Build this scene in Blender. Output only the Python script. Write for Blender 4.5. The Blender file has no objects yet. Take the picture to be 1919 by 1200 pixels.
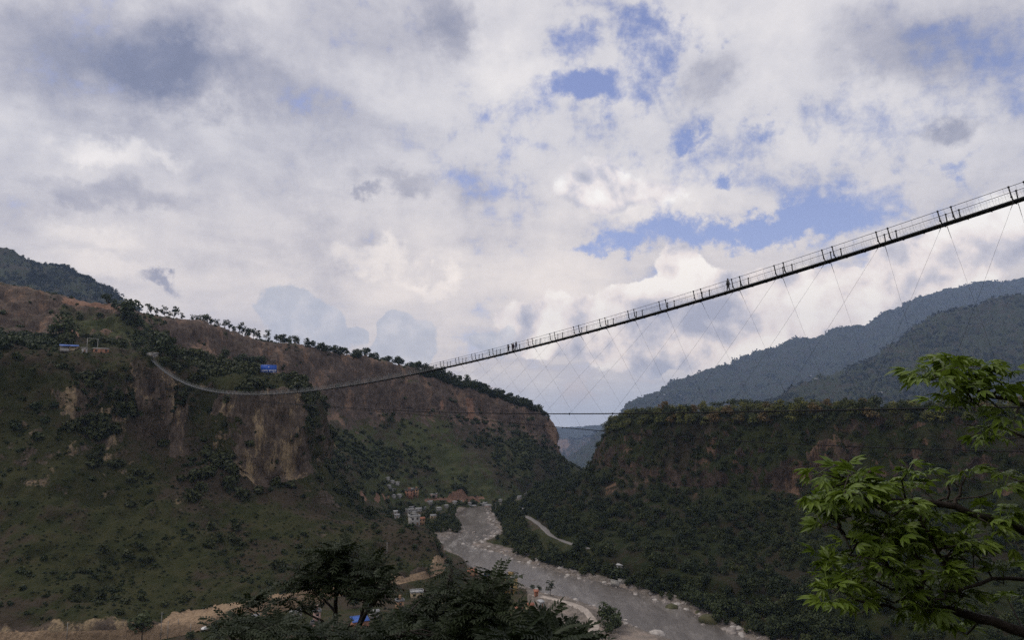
import bpy, bmesh, math, random
import numpy as np
from mathutils import Vector, Matrix
from mathutils.bvhtree import BVHTree

random.seed(7)
RNG = np.random.default_rng(7)
SC = bpy.context.scene
COL = SC.collection
rad = math.radians

# ------------------------------------------------------------------ camera
PW, PH, F = 1919.0, 1200.0, 1300.0          # photograph size and focal length in its pixels
CX, CY = PW / 2, PH / 2
PITCH = math.atan2(157.0, F)
CP, SP = math.cos(PITCH), math.sin(PITCH)
cam = bpy.data.cameras.new('camera')
cam.sensor_width = 36.0
cam.lens = 36.0 * F / PW
cam.clip_start = 0.1
cam.clip_end = 30000.0
camo = bpy.data.objects.new('camera', cam)
COL.objects.link(camo)
camo.location = (0, 0, 0)
camo.rotation_euler = (math.pi / 2 + PITCH, 0, 0)
SC.camera = camo

# ------------------------------------------------------------------ render look
SC.view_settings.view_transform = 'Standard'
SC.view_settings.look = 'None'
SC.view_settings.exposure = 0.20
SC.view_settings.gamma = 1.0
SC.view_settings.use_curve_mapping = False
SC.cycles.use_denoising = False
SC.cycles.max_bounces = 6
SC.cycles.diffuse_bounces = 2
SC.cycles.glossy_bounces = 2
SC.cycles.transmission_bounces = 2
SC.cycles.volume_bounces = 0
SC.cycles.transparent_max_bounces = 8
SC.cycles.use_adaptive_sampling = False

SUN_EL, SUN_AZ = rad(54), rad(-78)     # azimuth from +Y, clockwise; veiled sun high to the left


def ray(x, y):
    dx, dy = (x - CX) / F, (CY - y) / F
    return Vector((dx, CP - dy * SP, SP + dy * CP))


def at(x, y, Y):
    d = ray(x, y)
    return d * (Y / d.y)


def atz(x, y, z):
    d = ray(x, y)
    return d * (z / d.z)


def project(P):
    P = np.asarray(P, float)
    X, Y, Z = P[..., 0], P[..., 1], P[..., 2]
    f = Y * CP + Z * SP
    up = -Y * SP + Z * CP
    f = np.where(np.abs(f) < 1e-6, 1e-6, f)
    return CX + F * X / f, CY - F * up / f, f


# ------------------------------------------------------------------ world: Nishita sky and layered cloud
W = bpy.data.worlds.new('World')
SC.world = W
W.use_nodes = True
W.cycles.sampling_method = 'MANUAL'
W.cycles.sample_map_resolution = 512
wt = W.node_tree
wt.nodes.clear()


def wn(t, **kw):
    n = wt.nodes.new(t)
    for k, v in kw.items():
        setattr(n, k, v)
    return n


def lk(t, a, b):
    if isinstance(a, (int, float)):
        b.default_value = a
    elif isinstance(a, (tuple, list)):
        b.default_value = a
    else:
        t.links.new(a, b)


class G:
    """small expression helper for a node tree"""

    def __init__(s, t):
        s.t = t

    def m(s, op, a, b=0.0, c=None, clamp=False):
        n = s.t.nodes.new('ShaderNodeMath')
        n.operation = op
        n.use_clamp = clamp
        lk(s.t, a, n.inputs[0])
        lk(s.t, b, n.inputs[1])
        if c is not None:
            lk(s.t, c, n.inputs[2])
        return n.outputs[0]

    def add(s, *a):
        r = a[0]
        for x in a[1:]:
            r = s.m('ADD', r, x)
        return r

    def mul(s, a, b):
        return s.m('MULTIPLY', a, b)

    def sub(s, a, b):
        return s.m('SUBTRACT', a, b)

    def ss(s, v, lo, hi, a=0.0, b=1.0):
        n = s.t.nodes.new('ShaderNodeMapRange')
        n.interpolation_type = 'SMOOTHSTEP'
        lk(s.t, v, n.inputs['Value'])
        for k, x in (('From Min', lo), ('From Max', hi), ('To Min', a), ('To Max', b)):
            lk(s.t, x, n.inputs[k])
        return n.outputs[0]

    def vm(s, op, a, b=None, scale=None):
        n = s.t.nodes.new('ShaderNodeVectorMath')
        n.operation = op
        lk(s.t, a, n.inputs[0])
        if b is not None:
            lk(s.t, b, n.inputs[1])
        if scale is not None:
            lk(s.t, scale, n.inputs['Scale'])
        return n.outputs['Value'] if op in ('LENGTH', 'DOT_PRODUCT') else n.outputs[0]

    def xyz(s, x, y, z):
        n = s.t.nodes.new('ShaderNodeCombineXYZ')
        for i, v in enumerate((x, y, z)):
            lk(s.t, v, n.inputs[i])
        return n.outputs[0]

    def sep(s, v):
        n = s.t.nodes.new('ShaderNodeSeparateXYZ')
        lk(s.t, v, n.inputs[0])
        return n.outputs

    def noise(s, vec, scale, detail=4.0, rough=0.5, dist=0.0, col=False):
        n = s.t.nodes.new('ShaderNodeTexNoise')
        lk(s.t, vec, n.inputs['Vector'])
        n.inputs['Scale'].default_value = scale
        n.inputs['Detail'].default_value = detail
        n.inputs['Roughness'].default_value = rough
        n.inputs['Distortion'].default_value = dist
        return n.outputs['Color' if col else 'Fac']

    def mix(s, f, a, b):
        n = s.t.nodes.new('ShaderNodeMix')
        n.data_type = 'RGBA'
        n.clamp_factor = True
        lk(s.t, f, n.inputs[0])
        for v, i in ((a, 6), (b, 7)):
            if isinstance(v, (tuple, list)):
                v = tuple(v[:3]) + (1.0,)
            lk(s.t, v, n.inputs[i])
        return n.outputs[2]

    def ramp(s, f, stops):
        n = s.t.nodes.new('ShaderNodeValToRGB')
        el = n.color_ramp.elements
        while len(el) < len(stops):
            el.new(0.5)
        for e, (p, c) in zip(el, stops):
            e.position = p
            e.color = tuple(c) + (1.0,)
        lk(s.t, f, n.inputs[0])
        return n.outputs[0]


def srgb(r, g, b):
    return tuple((c / 255 / 12.92) if c <= 10 else ((c / 255 + .055) / 1.055) ** 2.4 for c in (r, g, b))


g = G(wt)
tc = wn('ShaderNodeTexCoord')
DIR = g.vm('NORMALIZE', tc.outputs['Generated'])
sx, sy, sz = g.sep(DIR)
ay = g.m('MAXIMUM', g.m('ABSOLUTE', sy), 0.06)
UU, VV = g.m('DIVIDE', sx, ay), g.m('DIVIDE', sz, ay)
UV = g.xyz(UU, VV, 0.0)
wc = g.noise(DIR, 4.0, 6, 0.55, 0, True)
wvec = g.vm('SCALE', g.vm('SUBTRACT', wc, (0.5, 0.5, 0.5)), scale=0.22)
wc3 = g.noise(DIR, 22.0, 6, 0.65, 0, True)
wvec = g.vm('ADD', wvec, g.vm('SCALE', g.vm('SUBTRACT', wc3, (0.5, 0.5, 0.5)), scale=0.10))
UVW = g.vm('ADD', UV, wvec)                      # strongly warped: soft sheets
wc2 = g.noise(DIR, 14.0, 5, 0.6, 0, True)
UVC = g.vm('ADD', UV, g.vm('SCALE', g.vm('SUBTRACT', wc2, (0.5, 0.5, 0.5)), scale=0.055))


def uvpx(x, y):
    d = ray(x, y)
    return d.x / d.y, d.z / d.y


def blob(vec, x, y, rx, ry, rot=0.0, a=1.0, inner=0.15):
    n = wn('ShaderNodeMapping', vector_type='TEXTURE')
    lk(wt, vec, n.inputs['Vector'])
    u, v = uvpx(x, y)
    n.inputs['Location'].default_value = (u, v, 0)
    n.inputs['Rotation'].default_value = (0, 0, rad(rot))
    n.inputs['Scale'].default_value = (rx / F, ry / F, 1)
    return g.ss(g.vm('LENGTH', n.outputs[0]), inner, 1.0, a, 0.0)


def field(vec, L):
    return g.add(*[blob(vec, *b) for b in L])


# blue openings (position and radii in photograph pixels, turned into directions)
BLUE = field(UVW, [(1110, 150, 130, 62, 0, 1.0), (1215, 80, 90, 120, 12, .7), (1290, 30, 170, 60, -5, .7), (1080, 60, 60, 60, 0, .4),
                   (1330, 430, 300, 55, 5, 1.05), (1110, 488, 190, 32, 6, .9), (1540, 400, 260, 55, 6, .95), (1780, 330, 140, 30, 14, .6),
                   (1300, 235, 45, 28, 0, .6), (1370, 300, 40, 26, 0, .7), (1440, 205, 90, 30, 10, .5), (1600, 350, 200, 40, 5, .4),
                   (1000, 250, 60, 50, 0, .35), (930, 215, 40, 30, 0, .3), (1600, 250, 420, 230, 0, .22), (1250, 330, 330, 220, 0, .2),
                   (1100, 630, 90, 22, 0, .6), (990, 340, 40, 60, 0, .35),
                   (400, 560, 420, 240, 0, -.55), (160, 170, 330, 150, 0, -.5), (40, 420, 260, 120, 0, -.5), (740, 440, 280, 150, 0, -.4), (330, 240, 260, 120, 0, -.3), (500, 330, 500, 180, 0, -.35)])
DARK = field(UVW, [(200, 80, 420, 150, -8, .30), (430, 150, 480, 90, -14, .18), (700, 60, 420, 160, 0, .12), (850, 40, 70, 120, 15, .16), (770, 330, 95, 42, -8, .20), (702, 352, 40, 20, -12, .22),
                   (920, 350, 110, 60, 0, .13), (1340, 130, 110, 70, 25, .16), (1130, 335, 85, 60, 0, .22), (1770, 250, 95, 50, 10, .30), (1700, 90, 230, 110, 0, .16),
                   (200, 345, 260, 45, -12, .16), (310, 545, 75, 22, -18, .34), (500, 450, 300, 90, 0, .07), (1830, 40, 200, 140, 0, .1), (620, 250, 340, 90, -6, .05), (180, 530, 60, 20, -10, .1)])
BRIGHT = field(UVW, [(190, 250, 130, 50, -12, .34), (300, 262, 60, 30, -10, .2), (150, 420, 150, 45, -10, .18), (180, 500, 190, 50, -8, .14), (720, 470, 120, 40, -14, .26), (835, 515, 60, 25, 0, .2),
                     (1180, 390, 200, 60, 0, .12), (1250, 330, 260, 120, 0, .12), (960, 130, 170, 130, 0, .12), (1640, 230, 330, 120, 0, .10), (900, 560, 500, 120, 0, .1), (350, 600, 420, 120, 0, .06)])
# the high sheet lies on a plane overhead
pl = g.m('ADD', g.m('ABSOLUTE', sz), 0.16)
PL = g.xyz(g.m('DIVIDE', sx, pl), g.m('DIVIDE', sy, pl), 0.0)
n1 = g.noise(PL, 2.6, 9, 0.6, 0.35)
n2 = g.noise(PL, 0.9, 7, 0.55, 0.2)
n4 = g.noise(DIR, 9.0, 8, 0.6, 0.1)
n6 = g.noise(DIR, 26.0, 8, 0.65, 0.2)
cov = g.add(0.95, g.mul(g.sub(n1, 0.5), 1.7), g.mul(g.sub(n4, 0.5), 2.6), g.mul(g.sub(n6, 0.5), 1.7), g.mul(BLUE, -0.92))
cov = g.ss(cov, 0.0, 0.88)
L = g.add(0.60, g.mul(g.sub(n2, 0.5), 0.30), g.mul(g.sub(n1, 0.5), 0.42), g.mul(g.sub(n4, 0.5), 0.42), g.mul(BRIGHT, g.add(0.45, g.mul(n4, 1.1))), g.mul(g.sub(n6, 0.5), 0.22), g.mul(g.mul(DARK, g.add(0.2, g.mul(n4, 1.6))), -1.0))
sheet = g.ramp(L, [(0.0, srgb(98, 105, 128)), (0.22, srgb(127, 132, 154)), (0.42, srgb(175, 174, 184)), (0.60, srgb(211, 208, 211)), (0.78, srgb(233, 228, 226)), (1.0, srgb(250, 244, 240))])
warm = g.ss(VV, 0.42, 0.05)
warmc = g.mix(warm, (1, 1, 1), (1.34, 1.22, 1.06))
mulw = wn('ShaderNodeMix', data_type='RGBA', blend_type='MULTIPLY')
mulw.inputs[0].default_value = 1.0
lk(wt, sheet, mulw.inputs[6])
lk(wt, warmc, mulw.inputs[7])
sheet = mulw.outputs[2]
# heaped cumulus towards the horizon
n3 = g.noise(DIR, 17.0, 10, 0.62, 0.15)
SUNV = Vector((math.sin(SUN_AZ) * math.cos(SUN_EL), math.cos(SUN_AZ) * math.cos(SUN_EL), math.sin(SUN_EL)))
n3b = g.noise(g.vm('ADD', DIR, (-0.012, 0.0, 0.016)), 17.0, 6, 0.55, 0.15)
n5 = g.noise(DIR, 6.5, 4, 0.5, 0.0)
CUM = field(UVC, [(1272, 495, 66, 70, 0, 1.05), (1330, 545, 150, 70, 0, .9), (1230, 560, 150, 50, 0, .8), (1420, 560, 150, 75, 0, .8), (1560, 560, 220, 110, 0, .95), (1700, 480, 100, 75, 0, .95),
                  (1790, 500, 150, 130, 0, 1.0), (1110, 345, 130, 85, 0, .72), (1220, 360, 170, 60, 0, .62), (1100, 590, 240, 75, 0, .85), (1300, 650, 420, 90, 0, 1.0), (980, 620, 120, 60, 0, .6),
                  (1900, 420, 120, 120, 0, .9)])
cm = g.add(CUM, g.mul(g.sub(n3, 0.5), 1.15))
cmask = g.ss(cm, g.add(0.26, g.mul(warm, .07)), g.add(0.66, g.mul(warm, -.20)))
nbig = g.noise(DIR, 8.5, 5, 0.55, 0.1)
nbig2 = g.noise(g.vm('ADD', DIR, (-0.022, 0.0, 0.028)), 8.5, 4, 0.5, 0.1)
lit = g.add(0.66, g.mul(g.sub(n3, n3b), 1.5), g.mul(g.sub(nbig, nbig2), 3.2), g.mul(blob(UVC, 1130, 350, 80, 65, 0, 1.0), -.22), g.mul(blob(UVC, 1290, 620, 420, 70, 0, 1.0), -.12))
ccol = g.ramp(lit, [(0.0, srgb(170, 172, 186)), (0.35, srgb(206, 204, 210)), (0.62, srgb(240, 232, 228)), (1.0, srgb(255, 252, 246))])
cboost = wn('ShaderNodeMix', data_type='RGBA', blend_type='MULTIPLY')
cboost.inputs[0].default_value = 1.0
lk(wt, ccol, cboost.inputs[6])
lk(wt, g.mix(warm, (.97, .97, .99), (1.30, 1.20, 1.08)), cboost.inputs[7])
ccol = cboost.outputs[2]
# grey shaded heaps on the left
SHD = field(UVC, [(530, 575, 105, 60, 0, .9), (610, 600, 60, 50, 0, .8), (735, 610, 45, 50, 0, .95), (770, 640, 80, 55, 0, .95), (668, 632, 32, 28, 0, .8), (740, 670, 120, 40, 0, .9), (560, 640, 140, 50, 0, .8), (930, 640, 90, 50, 0, .6)])
sm = g.ss(g.add(SHD, g.mul(g.sub(n3, 0.5), 1.35)), 0.32, 0.50)
scol = g.ramp(g.add(0.5, g.mul(g.sub(n3, n3b), 3.0), g.mul(g.sub(n5, 0.5), 1.0)), [(0.0, srgb(172, 180, 194)), (0.6, srgb(196, 201, 210)), (1.0, srgb(226, 224, 226))])
cl = g.mix(cmask, sheet, ccol)
cl = g.mix(g.mul(sm, 0.58), cl, scol)
# rain-grey air low over the gorge
low = g.ss(g.add(VV, g.mul(g.sub(n5, 0.5), 0.06)), 0.075, -0.02)
cl = g.mix(g.mul(low, 0.85), cl, srgb(186, 192, 206))
alpha = g.m('MAXIMUM', g.m('MAXIMUM', cov, cmask), g.m('MAXIMUM', sm, low))
sky = wn('ShaderNodeTexSky', sky_type='NISHITA')
sky.sun_disc = False
sky.sun_elevation = SUN_EL
sky.sun_rotation = SUN_AZ
sky.altitude = 800
sky.air_density = 1.0
sky.dust_density = 1.2
bg1 = wn('ShaderNodeBackground')
tint = wn('ShaderNodeMix', data_type='RGBA', blend_type='MULTIPLY')
tint.inputs[0].default_value = 1.0
lk(wt, sky.outputs[0], tint.inputs[6])
tint.inputs[7].default_value = (1.15, .92, 1.0, 1)
lk(wt, tint.outputs[2], bg1.inputs[0])
bg1.inputs[1].default_value = 0.14
bg2 = wn('ShaderNodeBackground')
lk(wt, cl, bg2.inputs[0])
bg2.inputs[1].default_value = 1.0
mx = wn('ShaderNodeMixShader')
lk(wt, alpha, mx.inputs[0])
lk(wt, bg1.outputs[0], mx.inputs[1])
lk(wt, bg2.outputs[0], mx.inputs[2])
wo = wn('ShaderNodeOutputWorld')
lk(wt, mx.outputs[0], wo.inputs['Surface'])

sun = bpy.data.lights.new('sun', 'SUN')
sun.energy = 1.0
sun.angle = rad(11)
sun.color = (1.0, 0.93, 0.82)
suno = bpy.data.objects.new('sun', sun)
COL.objects.link(suno)
suno.rotation_euler = SUNV.to_track_quat('Z', 'Y').to_euler()

# ------------------------------------------------------------------ numpy noise
def _hash(ix, iy, iz, seed):
    h = (ix * 374761393 + iy * 668265263 + iz * 1274126177 + seed * 2246822519) & 0xFFFFFFFF
    h = ((h ^ (h >> 13)) * 1274126177) & 0xFFFFFFFF
    h = h ^ (h >> 16)
    return (h & 0xFFFFFF) / float(0xFFFFFF)


def vnoise(P, seed=0):
    P = np.asarray(P, float)
    i = np.floor(P).astype(np.int64)
    f = P - i
    f = f * f * f * (f * (f * 6 - 15) + 10)
    x, y, z = i[..., 0], i[..., 1], i[..., 2]
    fx, fy, fz = f[..., 0], f[..., 1], f[..., 2]
    r = 0
    for a in (0, 1):
        wx = fx if a else 1 - fx
        for b in (0, 1):
            wy = fy if b else 1 - fy
            for c in (0, 1):
                wz = fz if c else 1 - fz
                r = r + wx * wy * wz * _hash(x + a, y + b, z + c, seed)
    return r


def fbm(P, octaves=4, seed=0, gain=0.5):
    P = np.asarray(P, float)
    s, a, t = 0, 1.0, 0.0
    for o in range(octaves):
        s = s + a * (vnoise(P * (2 ** o) + 17.3 * o, seed + o) - 0.5)
        t += a
        a *= gain
    return s / t * 2      # about -1..1


def smooth(x, a, b):
    t = np.clip((x - a) / (b - a), 0, 1)
    return t * t * (3 - 2 * t)


# ------------------------------------------------------------------ material helpers
def new_mat(name):
    m = bpy.data.materials.new(name)
    m.use_nodes = True
    t = m.node_tree
    b = t.nodes['Principled BSDF']
    return m, t, b, G(t)


def attr(t, name):
    n = t.nodes.new('ShaderNodeAttribute')
    n.attribute_name = name
    return n.outputs['Fac']


def pos(t):
    return t.nodes.new('ShaderNodeNewGeometry').outputs['Position']


def objco(t):
    return t.nodes.new('ShaderNodeTexCoord').outputs['Object']


def bump(t, b, h, strength=0.5, dist=0.3):
    n = t.nodes.new('ShaderNodeBump')
    n.inputs['Strength'].default_value = strength
    n.inputs['Distance'].default_value = dist
    t.links.new(h, n.inputs['Height'])
    t.links.new(n.outputs[0], b.inputs['Normal'])


def plain(name, c, rough=0.7, var=0.25, scale=3.0, metal=0.0, spec=0.3, c2=None, space='obj', bmp=0.0):
    m, t, b, g = new_mat(name)
    co = objco(t) if space == 'obj' else pos(t)
    n = g.noise(co, scale, 5, 0.6)
    c2 = c2 or tuple(x * (1 - var) for x in c)
    lk(t, g.mix(g.ss(n, 0.32, 0.68), c2, tuple(min(1, x * (1 + var * .4)) for x in c)), b.inputs['Base Color'])
    b.inputs['Roughness'].default_value = rough
    b.inputs['Metallic'].default_value = metal
    b.inputs['Specular IOR Level'].default_value = spec
    if bmp:
        bump(t, b, n, bmp, 0.05)
    return m


def terrain_mat(name, grassA, grassB, scrub, rockA, rockB, soil, bstr=0.8):
    m, t, b, g = new_mat(name)
    p = pos(t)
    nb = g.noise(p, 0.018, 5, 0.55)
    nm = g.noise(p, 0.11, 6, 0.6)
    ns = g.noise(p, 0.6, 4, 0.65)
    st = t.nodes.new('ShaderNodeMapping')
    lk(t, p, st.inputs['Vector'])
    st.inputs['Scale'].default_value = (0.22, 0.22, 0.035)
    nst = g.noise(st.outputs[0], 1.0, 6, 0.65, 0.6)
    st2 = t.nodes.new('ShaderNodeMapping')
    lk(t, p, st2.inputs['Vector'])
    st2.inputs['Scale'].default_value = (0.06, 0.06, 0.012)
    nst2 = g.noise(st2.outputs[0], 1.0, 5, 0.6, 0.3)
    st3 = t.nodes.new('ShaderNodeMapping')
    lk(t, p, st3.inputs['Vector'])
    st3.inputs['Scale'].default_value = (0.7, 0.7, 0.10)
    nst3 = g.noise(st3.outputs[0], 1.0, 5, 0.7, 0.8)
    veg = attr(t, 'veg')
    sl = attr(t, 'soil')
    gr = g.mix(g.ss(nm, 0.35, 0.65), grassA, grassB)
    gr = g.mix(g.ss(g.add(nb, g.mul(g.sub(nm, .5), .5)), 0.47, 0.62), gr, scrub)
    gr = g.mix(g.mul(g.ss(ns, 0.5, 0.75), 0.5), gr, tuple(x * .45 for x in grassA))
    rk = g.mix(g.ss(nst, 0.38, 0.64), rockA, tuple(x * .55 for x in rockA))
    rk = g.mix(g.mul(g.ss(nst3, 0.48, 0.60), .75), rk, tuple(x * .38 for x in rockA))
    rk = g.mix(g.mul(g.ss(g.add(nst2, g.mul(g.sub(nst, .5), .35), g.mul(g.sub(nst3, .5), .5)), 0.52, 0.66), .85), rk, rockB)
    rk = g.mix(g.mul(g.ss(ns, 0.52, 0.7), .55), rk, tuple(x * .4 for x in rockA))
    vm = g.ss(g.add(veg, g.mul(g.sub(nm, .5), 1.1), g.mul(g.sub(ns, .5), .5)), 0.40, 0.60)
    c = g.mix(vm, rk, gr)
    so = g.mix(g.ss(ns, 0.35, 0.7), soil, tuple(x * .6 for x in soil))
    c = g.mix(g.ss(g.add(g.mul(sl, .88), g.mul(g.sub(nm, .5), 1.0), g.mul(g.sub(ns, .5), .4)), 0.42, 0.56), c, so)
    lk(t, c, b.inputs['Base Color'])
    b.inputs['Roughness'].default_value = 0.95
    b.inputs['Specular IOR Level'].default_value = 0.1
    bump(t, b, g.add(ns, g.mul(nst, 0.8)), bstr, 1.6)
    return m


# ------------------------------------------------------------------ object helpers
def setp(o, label=None, cat=None, group=None, kind=None):
    if label:
        o['label'] = label
    if cat:
        o['category'] = cat
    if group:
        o['group'] = group
    if kind:
        o['kind'] = kind
    return o


def link(o, parent=None):
    COL.objects.link(o)
    if parent is not None:
        o.parent = parent
    return o


def mesh_np(name, V, Fq, mat=None, smooth_=False, attrs=None, uvmat=None):
    """V (n,3), Fq (m,k) equal-size faces -> mesh datablock"""
    V = np.ascontiguousarray(V, np.float32)
    Fq = np.ascontiguousarray(Fq, np.int32)
    me = bpy.data.meshes.new(name)
    k = Fq.shape[1]
    me.vertices.add(len(V))
    me.vertices.foreach_set('co', V.ravel())
    me.loops.add(Fq.size)
    me.loops.foreach_set('vertex_index', Fq.ravel())
    me.polygons.add(len(Fq))
    me.polygons.foreach_set('loop_start', np.arange(0, Fq.size, k, dtype=np.int32))
    if smooth_:
        me.polygons.foreach_set('use_smooth', np.ones(len(Fq), bool))
    if uvmat is not None:
        me.polygons.foreach_set('material_index', np.ascontiguousarray(uvmat, np.int32))
    me.update(calc_edges=True)
    for an, av in (attrs or {}).items():
        a = me.attributes.new(an, 'FLOAT', 'POINT')
        a.data.foreach_set('value', np.ascontiguousarray(av, np.float32).ravel())
    for mm in (mat if isinstance(mat, (list, tuple)) else [mat]):
        if mm is not None:
            me.materials.append(mm)
    return me


def obj_np(name, V, Fq, mat, parent=None, **kw):
    return link(bpy.data.objects.new(name, mesh_np(name, V, Fq, mat, **kw)), parent)


def empty(name, loc, rz=0.0):
    o = bpy.data.objects.new(name, None)
    o.empty_display_size = 0.5
    COL.objects.link(o)
    o.location = loc
    o.rotation_euler = (0, 0, rz)
    return o


def grid_faces(nu, nv):
    i = np.arange(nu - 1)[None, :] + np.arange(nv - 1)[:, None] * nu
    i = i.ravel()
    return np.stack([i, i + 1, i + 1 + nu, i + nu], 1)


def inpoly(x, y, poly):
    r = np.zeros(np.shape(x), bool)
    n = len(poly)
    for i in range(n):
        x1, y1 = poly[i]
        x2, y2 = poly[(i + 1) % n]
        c = ((y1 > y) != (y2 > y)) & (x < (x2 - x1) * (y - y1) / ((y2 - y1) or 1e-9) + x1)
        r ^= c
    return r


def catmull(C, n):
    """C (K,J,3): resample along axis 1 to n points"""
    C = np.asarray(C, float)
    J = C.shape[1]
    u = np.linspace(0, J - 1, n)
    i = np.minimum(np.floor(u).astype(int), J - 2)
    t = (u - i)[None, :, None]
    ext = np.concatenate([2 * C[:, :1] - C[:, 1:2], C, 2 * C[:, -1:] - C[:, -2:-1]], 1)
    p0, p1, p2, p3 = ext[:, i], ext[:, i + 1], ext[:, i + 2], ext[:, i + 3]
    r = 0.5 * (2 * p1 + (p2 - p0) * t + (2 * p0 - 5 * p1 + 4 * p2 - p3) * t ** 2 + (3 * p1 - p0 - 3 * p2 + p3) * t ** 3)
    return 0.35 * (p1 * (1 - t) + p2 * t) + 0.65 * r


LAND = {}


def landform(name, rows, segs, nu, mat, veg_rows, amp=(6, 3, 1.2), rib=0.0, ribrow=1, soil=(), vegn=0.5, seed=0, smoothv=3, zfix=None, veg_px=(), far=1.0, ext=(0, 0)):
    C = np.array([[tuple(at(c[0], c[1], c[2] * far)) for c in r] for r in rows])
    if ext[0]:
        C = np.concatenate([C[:, :1] + (C[:, :1] - C[:, 1:2]) * ext[0], C], 1)
    if ext[1]:
        C = np.concatenate([C, C[:, -1:] + (C[:, -1:] - C[:, -2:-1]) * ext[1]], 1)
    nu = int(nu * C.shape[1] / len(rows[0]))
    R = catmull(C, nu)                                # K, nu, 3
    parts, vv = [], []
    for k in range(len(rows) - 1):
        t = np.linspace(0, 1, segs[k], endpoint=False)
        parts.append(R[k][None] * (1 - t)[:, None, None] + R[k + 1][None] * t[:, None, None])
        vv.append(k + t)
    parts.append(R[-1:])
    vv.append(np.array([len(rows) - 1.0]))
    P = np.concatenate(parts, 0)
    vv = np.concatenate(vv)
    for _ in range(smoothv):
        P[1:-1] = P[1:-1] * .5 + P[:-2] * .25 + P[2:] * .25
    nv = P.shape[0]

    def normals(P):
        du = np.gradient(P, axis=1)
        dv = np.gradient(P, axis=0)
        n = np.cross(dv, du)
        n /= np.linalg.norm(n, axis=2, keepdims=True) + 1e-9
        return n
    N = normals(P)
    # outward = towards the viewer / up
    mid = N[nv // 2, nu // 2]
    if mid @ (-P[nv // 2, nu // 2]) < 0:
        N = -N
    cl = np.exp(-((vv - (ribrow + .5)) / .62) ** 2)[:, None] * np.ones((1, nu))
    Q = P / far
    s = seed * 31
    d = amp[0] * fbm(Q / 70, 3, s + 1) + amp[1] * fbm(Q / 22, 3, s + 5) + amp[2] * fbm(Q / 6, 3, s + 9)
    if rib:
        q = Q.copy()
        q[..., 2] *= 0.16
        r1 = 1 - np.abs(fbm(q / 26, 3, s + 20)) * 2
        r2 = 1 - np.abs(fbm(q / 8, 3, s + 25)) * 2
        r3 = 1 - np.abs(fbm(q / 3.4, 2, s + 28)) * 2
        d = d + rib * cl * (r1 * 1.0 + r2 * .42 + r3 * .20)
    # slope gullies running downhill
    q = Q.copy()
    q[..., 2] *= 0.3
    d = d * 1.0 + (1 - cl) * amp[1] * .8 * (np.abs(fbm(q / 40, 3, s + 40)) - .3)
    edge = smooth(np.arange(nv) / nv, 0.0, 0.06)[:, None] * smooth(-np.arange(nv), -nv + 1, -nv * .93)[:, None]
    d = d * edge * far
    P = P + N * d[..., None]
    if zfix:
        P = zfix(P, vv)
    N = normals(P)
    if N[nv // 2, nu // 2] @ (-P[nv // 2, nu // 2]) < 0:
        N = -N
    veg = np.interp(vv, np.arange(len(veg_rows)), veg_rows)[:, None] + vegn * fbm(P / 34, 4, s + 60) + .25 * fbm(P / 9, 3, s + 66)
    veg = veg + 0.5 * (np.clip(N[..., 2], 0, 1) - .55)
    px, py, f = project(P)
    for poly, val in veg_px:
        wob, wo2 = 26 * fbm(P / 30, 4, s + 80, .65), 26 * fbm(P / 30, 4, s + 84, .65)
        veg = np.where(inpoly(px + wob, py + wo2, poly), val + .42 * fbm(P / 9, 3, s + 66) + .4 * fbm(P / 30, 3, s + 67), veg)
    so = np.zeros(P.shape[:2])
    for poly in soil:
        wob = 6 * fbm(P / 9, 4, s + 90, .7)
        so = np.maximum(so, inpoly(px + wob, py + wob * .6, poly) * 1.0)
    fq = grid_faces(nu, nv)
    o = obj_np(name, P.reshape(-1, 3), fq, mat, smooth_=True, attrs={'veg': veg, 'soil': so})
    setp(o, kind='structure')
    LAND[name] = dict(P=P, N=N, vv=vv, veg=veg, soil=so, px=px, py=py, f=f)
    return o


# ------------------------------------------------------------------ materials of the setting
M = {}
M['near_cliff'] = terrain_mat('near cliff ground', (.031, .036, .013), (.048, .048, .020), (.055, .043, .029), (.135, .104, .080), (.34, .255, .155), (.38, .27, .175))
M['far_cliff'] = terrain_mat('far cliff ground', (.052, .064, .026), (.074, .078, .036), (.060, .052, .034), (.138, .106, .086), (.25, .165, .115), (.26, .155, .108))  # grass colours lightened to carry the distance haze
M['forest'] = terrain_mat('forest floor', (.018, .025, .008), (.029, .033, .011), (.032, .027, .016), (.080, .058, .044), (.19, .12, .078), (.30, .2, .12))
M['mountain'] = terrain_mat('mountain ground', (.030, .040, .020), (.055, .060, .030), (.050, .045, .030), (.12, .09, .07), (.22, .16, .12), (.24, .165, .12), 1.0)
M['floor'] = terrain_mat('valley floor ground', (.030, .036, .014), (.055, .054, .024), (.07, .055, .038), (.25, .215, .185), (.32, .26, .22), (.40, .28, .18))

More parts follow.
